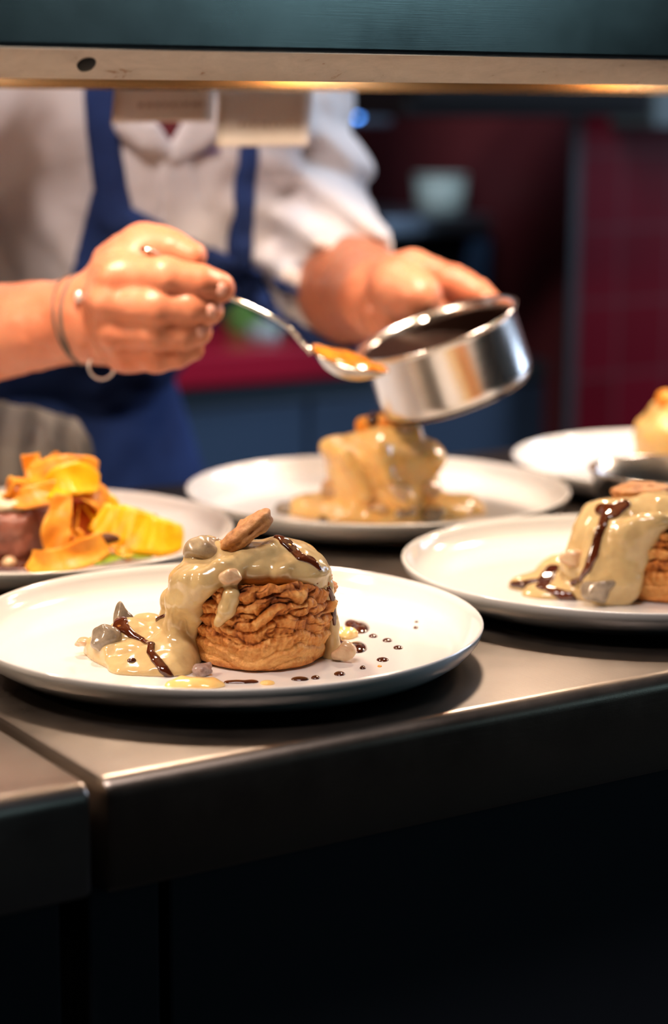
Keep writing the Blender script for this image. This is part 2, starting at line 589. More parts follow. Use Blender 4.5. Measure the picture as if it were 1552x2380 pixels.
M_TILE = tile_mat('oxblood_tiles', (.120, .003, .009, 1), (.145, .004, .012, 1), (.13, .030, .036, 1))
M_TILE2 = tile_mat('dark_red_tiles', (.10, .008, .006, 1), (.12, .010, .008, 1), (.12, .03, .025, 1))
M_BLUECAB = flat('blue_grey_cabinet', (.030, .060, .115, 1), .45)
M_REDEDGE = flat('red_worktop', (.34, .008, .03, 1), .30)
M_BLACK = flat('black_enamel', (.008, .008, .009, 1), .6, spec=.12)
M_BLUESTEEL = flat('blue_grey_steel', (.30, .38, .46, 1), .35, .9)
M_TUB = flat('pale_teal_plastic', (.62, .78, .74, 1), .45)
M_GREENB = flat('green_bottle_plastic', (.14, .42, .11, 1), .35)
M_GLASSY = flat('pale_glass_jar', (.30, .40, .42, 1), .1, coat=.6)
_m = Mat('quarry_floor', (.05, .04, .04, 1), .5)
_m.color(_m.noise(12, 4), [(.3, (.012, .011, .011, 1)), (.7, (.026, .022, .02, 1))])
M_FLOOR = _m.m
M_CEIL = flat('dark_ceiling', (.04, .04, .042, 1), .9)
M_WALL = flat('dark_paint', (.025, .024, .026, 1), .8)


def emit(name, color, strength):
    m = bpy.data.materials.new(name); m.use_nodes = True
    b = m.node_tree.nodes['Principled BSDF']
    b.inputs['Base Color'].default_value = (.8, .8, .8, 1); b.inputs['Emission Color'].default_value = color; b.inputs['Emission Strength'].default_value = strength
    return m


M_BULB = emit('glowing_heat_bulb', (1.0, .36, .04, 1), 25.0)
M_BLUELED = emit('blue_indicator', (.08, .32, 1.0, 1), 14.0)

RZ = Matrix.Rotation(AZ, 4, 'Z')


# ------------------------------------------------------------------ the setting
def struct(o):
    o['kind'] = 'structure'; return o


struct(box('floor', (-4, -2.5, -.05), (5, 4.6, 0), M_FLOOR, M=RZ))
struct(box('ceiling', (-4, -2.5, 2.7), (5, 4.6, 2.75), M_CEIL, M=RZ))
UP_, ZP_ = on_v(1322, 600, 2.45)
_wb = struct(box('wall_back', (-4, 3.02, 0), (UP_ + .3, 3.12, 2.7), M_TILE2)); _wb.matrix_world = RZ
_wp = struct(box('wall_right', (UP_, 2.45, 0), (5, 3.12, 2.7), M_TILE, bevel=.004)); _wp.matrix_world = RZ
struct(box('trim_1', (UP_ - .006, 2.441, 0), (UP_ + .014, 2.4495, 2.7), flat('steel_corner_trim', (.020, .018, .020, 1), .6), M=RZ, bevel=.002))
struct(box('wall_left', (-4.1, -2.5, 0), (-4, 4.6, 2.7), M_WALL, M=RZ))
struct(box('wall_front', (-4, -2.6, 0), (5, -2.5, 2.7), M_WALL, M=RZ))

# ------------------------------------------------------------------ the pass: worktops and cabinets
US = 0.3975                  # the joint between the two worktops
VF, VB = 0.806, 1.435


def worktop(name, u0, u1, label):
    """folded steel sheet: top with a rounded nose, a deep front skirt and a folded return"""
    prof = [(VB, CT - .05), (VB, CT - .004), (VB - .004, CT)]
    R = .009
    prof += [(v, CT) for v in np.linspace(VB - .05, VF + R + .0005, 8)]
    for a in np.linspace(90, 180, 9):
        prof.append((VF + R + R * math.cos(math.radians(a)), CT - R + R * math.sin(math.radians(a))))
    sk = .0505
    prof += [(VF, CT - sk), (VF + .002, CT - sk - .003), (VF + .03, CT - sk - .003), (VF + .03, CT - sk), (VB - .003, CT - sk)]
    n = len(prof)
    V = []; Fc = []
    b = .004                 # slight rounding of the ends
    us = [(u0, b), (u0 + b * .3, b * .3), (u0 + b, 0), (u1 - b, 0), (u1 - b * .3, b * .3), (u1, b)]
    cv, cz = (VF + VB) / 2, CT - .03
    for uu, ins in us:
        for v, z in prof:
            V.append((uu, v + (ins if v < cv else -ins) * (1 if ins else 0), z - (ins * .6 if z > CT - .02 else 0)))
    for i in range(len(us) - 1):
        for k in range(n):
            k2 = (k + 1) % n
            Fc.append((i * n + k, i * n + k2, (i + 1) * n + k2, (i + 1) * n + k))
    Fc.append(tuple(range(n))); Fc.append(tuple(reversed([(len(us) - 1) * n + k for k in range(n)])))
    me = mesh(name, V, Fc)
    bm = bmesh.new(); bm.from_mesh(me); bmesh.ops.recalc_face_normals(bm, faces=bm.faces); bm.to_mesh(me); bm.free()
    o = link(name, me, M_TOP); auto_smooth(o, 40)
    o.matrix_world = RZ
    tag(o, label, 'worktop', 'steel worktops of the pass')
    return o


worktop('steel_worktop', US + .0035, 2.6, 'long brushed steel worktop with rounded front edge carrying the white plates')
worktop('steel_worktop', -1.6, US - .0035, 'empty steel worktop section in the lower left corner beyond the joint')


def cabinet(label, u0, u1, stile, side):
    c = empty('pass_cabinet'); c.matrix_world = RZ
    tag(c, label, 'cabinet', 'dark cabinets under the pass')
    zt = CT - .0545
    v0 = VF + .032
    link('carcass', bm_mesh('carcass', box_bm((u0, v0 + .022, .10), (u1, VB - .02, zt - .0005))), M_CAB, c)
    link('plinth', bm_mesh('plinth', box_bm((u0 + .01, v0 + .06, 0), (u1 - .01, VB - .06, .10))), M_DARK, c)
    uu = u0  # reflective side panel, the blue light on it is put into its colour
    if stile:
        box('stile', (u0, v0, .11), (u0 + stile, v0 + .0215, zt - .002), M_CAB, c, .002)
        uu = u0 + stile + .005
    w = .62
    while uu < u1 - .05:
        e = min(uu + w, u1)
        d = box('door_panel', (uu, v0, .11), (e - .005, v0 + .0215, zt - .002), M_CAB, c, .002)
        uu = e
    return c


u_gap, _ = on_v(204, 2150, VF + .032)
u_st, _ = on_v(372, 2150, VF + .032)
u_l, _ = on_v(164, 2150, VF + .032)
cabinet('dark cabinet beneath the long steel worktop with tall flat door panels', u_gap, 2.6, u_st - u_gap, 0)
cabinet('dark cabinet beneath the empty worktop section at the lower left', -1.6, u_l, 0, 1)


# ------------------------------------------------------------------ heat lamp gantry over the pass
GV0, GV1 = 0.924, 1.275
GZ = CAM[2] + .0190          # lower edge of the front fascia
GT = GZ + .10
G0, G1 = -.9, 2.2
gan = empty('heat_lamp_gantry'); gan.matrix_world = RZ
tag(gan, 'long brushed steel heat lamp gantry spanning above the plates', 'heat lamp')


def strip(name, prof, u0, u1, mat, parent, th=.0012):
    """a folded sheet with thickness th following the profile (v, z)"""
    P = np.array(prof, float); n = len(P)
    N = []
    for i in range(n):
        t = P[min(i + 1, n - 1)] - P[max(i - 1, 0)]; t /= np.linalg.norm(t)
        N.append((-t[1], t[0]))
    Q = P + np.array(N) * th
    loop = [tuple(p) for p in P] + [tuple(q) for q in Q[::-1]]
    m = len(loop)
    V = [(u0, v, z) for v, z in loop] + [(u1, v, z) for v, z in loop]
    Fc = [(k, (k + 1) % m, m + (k + 1) % m, m + k) for k in range(m)]
    for k in range(n - 1):
        a, b, c, d = k, k + 1, m - 2 - k, m - 1 - k
        Fc.append((a, b, c, d)); Fc.append((m + d, m + c, m + b, m + a))
    me = mesh(name, V, Fc)
    bm = bmesh.new(); bm.from_mesh(me); bmesh.ops.recalc_face_normals(bm, faces=bm.faces); bm.to_mesh(me); bm.free()
    o = link(name, me, mat, parent); auto_smooth(o, 50)
    return o


fr = .005
pf = [(GV0, GT), (GV0, GZ + fr)]
for a in np.linspace(0, 40, 6):
    pf.append((GV0 + fr - fr * math.cos(math.radians(a)), GZ + fr - fr * math.sin(math.radians(a)) * .9))
strip('front_fascia', pf, G0, G1, M_GAN, gan)
lipx = pf[-1]
LZ = CAM[2] + .0072
strip('front_lip', [lipx, (GV0 + .0165, LZ + .0008), (GV0 + .019, LZ), (GV0 + .022, LZ + .002)], G0, G1, M_LIP, gan)
box('top_plate', (G0, GV0, GT), (G1, GV1, GT + .002), M_GAN, gan)
strip('rear_panel', [(GV1, GT - .001), (GV1, CAM[2] + .0065), (GV1 - .002, CAM[2] + .0045), (GV1 - .006, CAM[2] + .0045)], G0, G1, M_REFL, gan)
box('lamp_tray', (G0 + .01, GV0 + .024, GZ + .092), (G1 - .01, GV1 - .008, GZ + .095), M_REFL, gan)
uh, zh = on_v(201, 150, GV0 + .009)
hb = lathe('screw_hole', [(0, .0004), (.0042, .0004), (.0048, .0), (.0048, -.002)], 32)
ho = link('screw_hole', hb, M_DARK, gan)
_ln = Vector((0, -math.sin(math.radians(46)), -math.cos(math.radians(46))))
ho.matrix_local = Matrix.Translation((uh, GV0 + .0088, zh)) @ _ln.to_track_quat('Z', 'Y').to_matrix().to_4x4()
for uc in (-.5, 2.0):
    for vc in (GV0 + .05, GV1 - .05):
        p = box('support_post', (uc - .012, vc - .012, CT), (uc + .012, vc + .012, GT - .001), M_GAN, gan, .003)
# ticket rail behind the rear panel
link('ticket_rail', tube('ticket_rail', [(G0, GV1 + .008, CAM[2] + .012), (G1, GV1 + .008, CAM[2] + .012)], .006, 12), M_GAN, gan)

LV = 1.155
LH = .046              # lamps sit this far above the fascia's lower edge
for uc in (-.385, -.07, .245, .56, .875, 1.19, 1.505):
    lp = link('heat_lamp', lathe('heat_lamp', [(.012, GZ + .0445), (.030, GZ + .040), (.052, GZ + .016), (.0535, GZ + .016), (.031, GZ + .0415), (.012, GZ + .0449)], 40, True), M_REFL, gan)
    lp.location = (uc, LV, LH)
    bl = link('bulb', lathe('bulb', [(0, -.016), (.010, -.0145), (.017, -.008), (.019, 0), (.016, .010), (.010, .018), (.009, .026), (0, .026)], 32), M_BULB, lp)
    bl.location = (0, 0, GZ + .018)
    L = bpy.data.lights.new('heat_lamp_light', 'SPOT')
    L.energy = LAMP_POWER; L.color = (1.0, .79, .60); L.shadow_soft_size = .024
    L.spot_size = math.radians(165); L.spot_blend = .6
    lo = bpy.data.objects.new('heat_lamp_light', L); COL.objects.link(lo)
    lo.parent = lp; lo.location = (0, 0, GZ - .002)


# order tickets clipped to the rail
def ticket(label, pts, Y, line_pts):
    a, b, c, d = [np.array(at(px, py, Y + dy)) for px, py, dy in pts]   # tl tr br bl
    n = 10
    V = []; Fc = []
    nrm = np.cross(b - a, d - a); nrm /= np.linalg.norm(nrm)
    for j in range(n + 1):
        for i in range(n + 1):
            s, t = i / n, j / n
            p = (a * (1 - s) + b * s) * (1 - t) + (d * (1 - s) + c * s) * t
            p = p + nrm * (.0022 * math.sin(s * PI) * t + .0012 * t * t)
            V.append(p)
    for j in range(n):
        for i in range(n):
            k = j * (n + 1) + i
            Fc.append((k, k + 1, k + n + 2, k + n + 1))
    m = len(V)
    V2 = V + [p - nrm * .00025 for p in V]
    F2 = Fc + [tuple(m + i for i in reversed(f)) for f in Fc]
    brd = [i for i in range(n + 1)] + [i * (n + 1) + n for i in range(1, n + 1)] + [n * (n + 1) + i for i in range(n - 1, -1, -1)] + [i * (n + 1) for i in range(n - 1, 0, -1)]
    for i in range(len(brd)):
        p, q = brd[i], brd[(i + 1) % len(brd)]
        F2.append((q, p, m + p, m + q))
    o = link('order_ticket', mesh('order_ticket', V2, F2), M_PAPER)
    tag(o, label, 'order ticket', 'order tickets on the rail')
    tr = BVHTree.FromPolygons([Vector(v) for v in V2], F2)
    bm = bmesh.new()
    (x0, y0), (x1, y1) = line_pts
    k = 11
    rnd = random.Random(int(x0))
    x = x0
    while x < x1:
        w = rnd.uniform(8, 22)
        q = hit(tr, min(x + w / 2, x1), y0 + (y1 - y0) * (x - x0) / (x1 - x0), Y)
        e = (b - a) / np.linalg.norm(b - a); g = (d - a) / np.linalg.norm(d - a)
        hw = w / 2 / F_PX * Y; hh = 5.5 / F_PX * Y
        sg = -np.sign(nrm @ (q - CAM)) * nrm
        vs = [bm.verts.new(q + sg * .0002 + e * sx * hw + g * sy * hh) for sx, sy in ((-1, -1), (1, -1), (1, 1), (-1, 1))]
        bm.faces.new(vs)
        x += w + 4
    link('printed_line', bm_mesh('printed_line', bm), M_INK, o)
    return o


ticket('left pale order ticket hanging from the gantry over the blue apron strap', [(266, 205, -.03), (500, 205, .02), (496, 283, .02), (260, 286, -.03)], 1.50, ((320, 244), (470, 242)))
ticket('right pale order ticket hanging lower from the gantry beside the white sleeve', [(506, 205, -.01), (728, 205, .04), (716, 338, .04), (504, 342, -.01)], 1.535, ((555, 290), (690, 288)))

# ------------------------------------------------------------------ plates
PR = .140
plate_prof = [(0, .0022), (.082, .0022), (.086, 0), (.090, 0), (.094, .0022), (.118, .0035), (.1275, .0062), (.134, .0108), (.1385, .0165), (.1400, .0212),
              (.1398, .0220), (.1391, .0224), (.1383, .0222), (.1368, .0185), (.1335, .0130), (.1285, .0090), (.122, .0070), (.112, .0061), (0, .0058)]
plate_me = lathe('dinner_plate', plate_prof, 160)
PFZ = CT + .0058             # height of the plates' inner floor
PC = {1: (.552, .9604), 2: (.842, 1.243), 3: (.560, 1.245), 4: (.8385, .9610), 5: (1.126, 1.222)}
PL = {1: 'front white plate in sharp focus with the sauced golden pastry', 2: 'white plate under the saucepan behind the front plate',
      3: 'white plate at the left edge with steak and vegetable crisps', 4: 'white plate at the right with a pastry cut off by the frame',
      5: 'rearmost white plate at the far right behind the metal bowl'}
PW = {}
for k, (u, v) in PC.items():
    o = link('dinner_plate', plate_me.copy() if k == 1 else plate_me, M_PLATE)
    w = uvw(u, v, CT)
    o.location = w
    PW[k] = w
    tag(o, PL[k], 'plate', 'white dinner plates on the pass')


# ------------------------------------------------------------------ puff pastry cases
def pastry_mesh(name, seed=1, nt=420, nz=150, H=.046, r0=.0345):
    zz = np.linspace(0, 1, nz)
    th = np.linspace(0, 2 * PI, nt, endpoint=False)
    T, Z = np.meshgrid(th, zz, indexing='ij')
    cx, sy = np.cos(T), np.sin(T)
    base = r0 + .0035 * np.sin(np.clip(Z * 1.15, 0, 1) * PI * .62) + .0012 * np.clip((Z - .5) * 2, 0, 1) * np.sin(T * 2 + 1.0)
    base -= .0028 * np.clip(1 - Z / .05, 0, 1) ** 2
    top = np.clip((Z - .90) / .10, 0, 1)
    base -= .0045 * top ** 2.2
    warp = 1.35 * vnoise(cx * 1.5 + 7, sy * 1.5 + 7, Z * 1.6, seed) + .34 * vnoise(cx * 4 + 9, sy * 5 + 9, Z * 3, seed + 1)
    sm = lambda x, a, b: np.clip((x - a) / (b - a), 0, 1) ** 2 * (3 - 2 * np.clip((x - a) / (b - a), 0, 1))
    lay = Z * 6.2 + warp
    lid = np.floor(lay); fr_ = lay - lid
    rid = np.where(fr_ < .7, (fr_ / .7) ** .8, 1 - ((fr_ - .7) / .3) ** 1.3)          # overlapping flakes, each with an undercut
    upz = sm(Z, .12, .68)
    per = .5 + .5 * vnoise(cx * 2.4 + 3, sy * 2.4 + 3, lid * 1.7, seed + 2)
    A = .0011 + .0036 * upz * per
    puff = vnoise(cx * 5.5 + 5, sy * 5.5 + 5, lid * 2.3 + Z * 1.5, seed + 4)
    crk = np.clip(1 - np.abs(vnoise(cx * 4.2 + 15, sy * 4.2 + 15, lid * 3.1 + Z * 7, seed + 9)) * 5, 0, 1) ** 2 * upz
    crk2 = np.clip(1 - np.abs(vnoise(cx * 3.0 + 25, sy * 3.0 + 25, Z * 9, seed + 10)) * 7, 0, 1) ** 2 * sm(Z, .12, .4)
    wr = vnoise(cx * 15 + 5, sy * 15 + 5, Z * 6 + lid * 3.7, seed + 4)
    wr2 = vnoise(cx * 36 + 5, sy * 36 + 5, Z * 16 + lid * 1.7, seed + 5)
    wr3 = vnoise(cx * 70, sy * 70, Z * 60, seed + 11)
    up_ = sm(Z, .08, .4)
    d = A * (rid - .55) + .0024 * puff * upz - .0020 * crk - .0008 * crk2 + .0009 * wr * up_ + .0007 * wr2 * (.3 + up_) + .00025 * wr3
    d += .0011 * vnoise(cx * 2.5, sy * 2.5, Z * 2.2, seed + 6)
    R = base + d
    zc = Z * H + .0012 * vnoise(cx * 3, sy * 3, Z * 2, seed + 7) * (Z > .05) + .0016 * top * vnoise(cx * 7, sy * 7, 0 * Z, seed + 8)
    V = np.stack([R * cx, R * sy, zc], -1).reshape(-1, 3)
    crest = .60 - .50 * (1 - rid) * upz * per - .40 * crk - .28 * crk2 + .16 * wr2 * up_ + .12 * wr * upz + .22 * puff * upz + .10 * wr3  # flake undercuts and cracks darkened, their shade put into the colour
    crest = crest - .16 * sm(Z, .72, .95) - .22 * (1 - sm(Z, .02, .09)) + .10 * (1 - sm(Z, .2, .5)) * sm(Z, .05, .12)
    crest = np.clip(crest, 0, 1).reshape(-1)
    i, j = np.meshgrid(np.arange(nt), np.arange(nz - 1), indexing='ij')
    i2 = (i + 1) % nt
    Fq = np.stack([i * nz + j, i2 * nz + j, i2 * nz + j + 1, i * nz + j + 1], -1).reshape(-1, 4)
    V = list(map(tuple, V)); Fc = list(map(tuple, Fq))
    # inner top, slightly sunken
    prev = [k * nz + nz - 1 for k in range(nt)]
    cr = list(crest)
    for q, dz in ((.93, -.0002), (.80, -.002), (.5, -.004), (.2, -.005)):
        cur = []
        for k in range(nt):
            x, y, z = V[k * nz + nz - 1]
            cur.append(len(V)); V.append((x * q, y * q, z * .3 + (H) * .7 + dz)); cr.append(.35)
        for k in range(nt):
            Fc.append((prev[k], prev[(k + 1) % nt], cur[(k + 1) % nt], cur[k]))
        prev = cur
    Fc.append(tuple(prev)); Fc.append(tuple(k * nz for k in range(nt - 1, -1, -1)))
    me = mesh(name, V, Fc)
    a = me.attributes.new('crest', 'FLOAT', 'POINT')
    a.data.foreach_set('value', np.array(cr, np.float32))
    return me


PAST = {}
P1 = np.array([-.0393, 1.0895, PFZ + .0003])
pm1 = pastry_mesh('pastry_case', 3)
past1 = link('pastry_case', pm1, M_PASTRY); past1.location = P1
tag(past1, 'round layered golden pastry case at the centre of the front plate', 'pastry', 'pastry cases')
past1.rotation_euler = (0, 0, 2.2)
T_P1 = bvh(pm1, Matrix.Translation(P1) @ Matrix.Rotation(2.2, 4, 'Z'))


def H1(px, py, off=0.0, Y=1.085):
    p = hit(T_P1, px, py, Y)
    return p - off * np.array([0, 1, 0]) if p is not None else p


# cream sauce of the front dish
f = Field((-.158, 1.02, PFZ - .001), (.012, 1.16, PFZ + .075), .00065)
Z0 = PFZ


def E(px, py, Y, r, k=.004, M=None): f.ell(at(px, py, Y), r, k, M)


f.ell((P1[0], P1[1] + .004, Z0 + .050), (.030, .028, .009), .004)
E(640, 1305, 1.09, (.024, .022, .0125), .006)
E(585, 1320, 1.078, (.018, .016, .009), .006)
E(690, 1325, 1.082, (.017, .018, .008), .006)
E(720, 1350, 1.085, (.010, .016, .006), .005)
E(482, 1296, 1.085, (.0125, .012, .0125), .004)
E(530, 1300, 1.08, (.012, .012, .008), .005)
E(468, 1345, 1.070, (.013, .012, .009), .006)
E(430, 1350, 1.078, (.009, .010, .008), .005)
f.poly([at(560, 1300, 1.07), at(520, 1322, 1.062), at(480, 1352, 1.060), at(440, 1395, 1.066)], [.005, .006, .007, .007], .003)
f.poly([at(640, 1275, 1.085), at(590, 1292, 1.072), at(560, 1315, 1.066), at(535, 1340, 1.06)], [.005, .0045, .0045, .006], .003)
# left drape down to the plate
f.poly([at(448, 1355, 1.068), at(418, 1400, 1.074), at(410, 1450, 1.077), at(413, 1505, 1.074), at(418, 1553, 1.066)], [.0090, .0078, .0066, .0066, .0078], .005)
f.poly([at(425, 1365, 1.085), at(400, 1392, 1.088), at(402, 1440, 1.088), at(410, 1500, 1.085)], [.007, .0055, .0075, .008], .005)
f.ell(at(395, 1398, 1.088), (.0045, .006, .0045), .003)
f.poly([H1(462, 1385, .001), H1(452, 1430, .001), H1(446, 1480, .001), H1(446, 1545, .001)], [.0060, .0042, .0030, .0030], .004)
# the middle drip
f.poly([H1(548, 1352, .001), H1(538, 1385, .0015), H1(524, 1415, .001), H1(508, 1447, -.0003)], [.0062, .0046, .0042, .0022], .003)
# right drips
f.poly([at(725, 1335, 1.083), at(757, 1365, 1.082), at(768, 1405, 1.086), at(773, 1455, 1.088), at(772, 1512, 1.088)], [.006, .0045, .0035, .0030, .0048], .003)
f.ell(at(772, 1524, 1.088), (.0045, .006, .0035), .003)
# pool on the left
def pool(px, py, rx, ry, h, k=.006):
    c = on_z(px, py, Z0); f.ell((c[0], c[1], Z0 + h * .15), (rx, ry, h), k)
pool(330, 1530, .026, .024, .0095)
pool(375, 1535, .020, .026, .0110)
pool(285, 1520, .018, .018, .0085)
pool(410, 1530, .014, .022, .0130)
pool(350, 1495, .024, .020, .0110)
pool(325, 1560, .016, .010, .0048)
pool(390, 1562, .014, .010, .0055)
pool(250, 1513, .012, .010, .0060)
E(345, 1452, 1.105, (.0095, .008, .0065), .004)
E(318, 1478, 1.085, (.010, .008, .0055), .004)
E(300, 1512, 1.07, (.0085, .007, .0048), .003)
E(262, 1513, 1.072, (.0058, .006, .0052), .002)
E(375, 1475, 1.09, (.009, .009, .007), .004)
f.poly([at(215, 1497, 1.085), at(235, 1505, 1.083), at(262, 1520, 1.078)], [.0035, .005, .006], .003)
E(255, 1496, 1.082, (.010, .009, .0075), .004); E(300, 1470, 1.088, (.010, .009, .0075), .004)
for _q in ((560, 1298, 1.072, .0058), (612, 1288, 1.074, .0062), (505, 1330, 1.063, .0062), (438, 1372, 1.068, .0060), (470, 1362, 1.060, .0056), (700, 1306, 1.078, .0060), (655, 1330, 1.066, .0055), (412, 1425, 1.077, .0052), (400, 1470, 1.085, .0055), (300, 1545, 1.062, .0055), (345, 1520, 1.066, .0062), (405, 1500, 1.075, .0056), (272, 1534, 1.068, .0050), (365, 1548, 1.060, .0052), (330, 1498, 1.080, .0062)):
    f.ell(at(*_q[:3]), (_q[3], _q[3] * .8, _q[3] * .72), .0028, [RT * .8 + UP * .6, FW, -RT * .6 + UP * .8])
f.noise(.0009, 75, 9).noise(.0007, 130, 3).noise(.0003, 260, 5)
f.plane((0, 0, Z0 + .0001), (0, 0, -1))
cream_f = f
cream1 = link('cream_sauce', f.mesh('cream_sauce'), M_CREAM)
tag(cream1, 'pale cream sauce running over the front pastry and pooling left of it', 'sauce')
T_C1 = bvh(cream1.data)

# dark glaze trickled over the cream
g = cream_f.copy()
g.D = np.minimum(g.D, 0.05)


def C1(px, py):
    p = hit(T_C1, px, py)
    if p is None: p = hit(T_P1, px, py)
    return p if p is not None else on_z(px, py, Z0)


def keep_largest(me):
    """drop stray specks: keep the biggest connected piece"""
    bm = bmesh.new(); bm.from_mesh(me)
    seen = set(); best = []
    for v in bm.verts:
        if v in seen: continue
        st_ = [v]; seen.add(v); comp = []
        while st_:
            a = st_.pop(); comp.append(a)
            for e in a.link_edges:
                b = e.other_vert(a)
                if b not in seen: seen.add(b); st_.append(b)
        if len(comp) > len(best): best = comp
    bs = set(best)
    bmesh.ops.delete(bm, geom=[v for v in bm.verts if v not in bs], context='VERTS')
    bm.to_mesh(me); bm.free()
    me.polygons.foreach_set('use_smooth', [True] * len(me.polygons))
    return me


def glaze(base, lines, th, label, group, find):
    t = base.blank()
    for pts, rs in lines:
        t.poly([find(*q) for q in pts], rs, 0.0)
    gq = base.copy(); gq.D = smax(base.D - th, t.D, .0012)
    gq.D = np.maximum(gq.D, -(base.D + .0012))
    o = link('dark_glaze', keep_largest(gq.mesh('dark_glaze')), M_GLAZE)
    tag(o, label, 'glaze', group)
    return o


GG = 'dark glaze trickles'
glaze(cream_f, [([(293, 1428), (280, 1448), (268, 1468)], [.0036, .0042, .0030]),
                ([(280, 1452), (305, 1474), (330, 1487), (352, 1497), (350, 1515), (362, 1532), (380, 1555), (395, 1572)], [.0035, .0022, .0017, .0020, .0022, .0026, .0027, .0020])],
      .0012, 'dark glossy glaze trickled in a zigzag down the cream pool of the front dish', GG, C1)
glaze(cream_f, [([(645, 1248), (665, 1262), (683, 1280)], [.0024, .0038, .0032]), ([(683, 1280), (698, 1296), (722, 1302), (742, 1322)], [.0028, .0028, .0030, .0016])],
      .0012, 'dark glaze streak over the top right shoulder of the front dish', GG, C1)
glaze(cream_f, [([(764, 1368), (774, 1392), (776, 1425), (777, 1450)], [.0013, .0018, .0016, .0011])], .0011, 'thin dark glaze thread down the right drip of the front pastry', GG, C1)
glaze(cream_f, [([(303, 1536), (309, 1535)], [.0018, .0018])], .0012, 'small single glaze spot on the cream pool of the front dish', GG, C1)
glaze(cream_f, [([(365, 1440), (382, 1431)], [.0014, .0011])], .0010, 'short reddish glaze dash at the back of the cream pool', GG, C1)


def blob(name, c, r, mat, label, cat, group=None, k=0, seed=0, amp=.0009, scale=180, M=None, vs=.0005, extra=(), cut=None, smooth_iter=0, facets=0):
    c = np.array(c, float); r = np.array(r, float)
    m = r.max() * 1.6 + .003 + max([np.linalg.norm(np.array(e[0]) - c) + np.max(e[1]) for e in extra], default=0)
    fl = Field(c - m, c + m, vs)
    fl.ell(c, r, 0, M)
    for e in extra: fl.ell(e[0], e[1], e[2] if len(e) > 2 else .003)
    if facets:
        rs_ = np.random.RandomState(seed + 100)
        Xf, Yf, Zf = fl.ax[0][:, None, None], fl.ax[1][None, :, None], fl.ax[2][None, None, :]
        for _ in range(facets):
            nf = rs_.normal(size=3); nf /= np.linalg.norm(nf)
            ex = np.sqrt(((r * nf) ** 2).sum())
            fl.D = smax(fl.D, ((Xf - c[0]) * nf[0] + (Yf - c[1]) * nf[1] + (Zf - c[2]) * nf[2] - ex * rs_.uniform(.55, .8)).astype(np.float32), r.min() * .18)
    if amp: fl.noise(amp, scale, seed)
    if cut is not None: fl.plane((0, 0, cut), (0, 0, -1))
    o = link(name, fl.mesh(name, 0, smooth_iter), mat)
    tag(o, label, cat, group)
    return o


# pieces in the front dish
blob('mushroom_piece', at(284, 1444, 1.092), (.0066, .007, .0112), M_MUSH, 'dark brown mushroom piece standing in the cream sauce under the glaze', 'mushroom', 'mushroom pieces', facets=5, seed=2)
blob('mushroom_piece', at(244, 1483, 1.076), (.0092, .007, .0078), M_MUSH, 'grey mushroom piece at the left end of the cream pool', 'mushroom', 'mushroom pieces', facets=5, seed=3)
blob('mushroom_piece', at(477, 1287, 1.080), (.0118, .010, .0102), M_MUSHC, 'cream coated mushroom on top of the front pastry left of its lid', 'mushroom', 'mushroom pieces', facets=2, seed=4)
blob('chicken_piece', at(196, 1492, 1.087), (.0058, .0045, .0033), M_CHICK, 'beige chicken piece at the outer tip of the cream pool', 'chicken', 'chicken pieces', facets=8, seed=5)
blob('chicken_piece', at(537, 1341, 1.0535), (.0062, .0050, .0055), M_CHICK, 'pale chicken piece above the middle drip on the front pastry', 'chicken', 'chicken pieces', facets=8, seed=7, amp=.0016)
_c = on_z(800, 1543, Z0)
blob('chicken_piece', (_c[0], _c[1] + .004, Z0 + .0048), (.0068, .0060, .0058), M_CHICK, 'lone chicken piece on the plate right of the front pastry', 'chicken', 'chicken pieces', facets=8, seed=8, amp=.0016, scale=140, cut=Z0 + .0001)
_c = on_z(473, 1572, Z0)
blob('ham_piece', (_c[0], _c[1] + .002, Z0 + .0032), (.0066, .0050, .0038), M_HAM, 'small pinkish ham cube before the foot of the front pastry', 'ham', facets=8, seed=9, amp=.0014, scale=220, cut=Z0 + .0001)
_c = on_z(455, 1593, Z0)
blob('cream_puddle', (_c[0], _c[1], Z0 + .0006), (.0150, .0085, .0040), M_CREAM2, 'small yellow cream puddle at the front rim side of the plate', 'sauce', seed=10, amp=.0009, extra=[(on_z(420, 1595, Z0 + .0003), (.008, .006, .0025))], cut=Z0 + .0001)
_c = on_z(620, 1590, Z0)
blob('cream_fleck', (_c[0], _c[1], Z0 + .0006), (.0040, .0030, .0016), M_CREAM2, 'tiny yellow cream fleck at the end of the thin glaze line', 'sauce', seed=11, amp=.0005, cut=Z0 + .0001, vs=.0003)
_c = on_z(882, 1550, Z0)
blob('orange_fleck', (_c[0], _c[1], Z0 + .0003), (.0012, .0016, .0007), M_GARN, 'tiny orange crumb on the front plate under a glaze drop', 'crumb', amp=0, cut=Z0 + .0001, vs=.0002)
_c = on_z(803, 1478, Z0)
blob('cream_fleck', (_c[0], _c[1], Z0 + .001), (.0068, .0085, .0038), M_CREAM2, 'frothy cream blob between the two dark glaze pools', 'sauce', seed=13, amp=.0010, scale=300, cut=Z0 + .0001, vs=.0004)


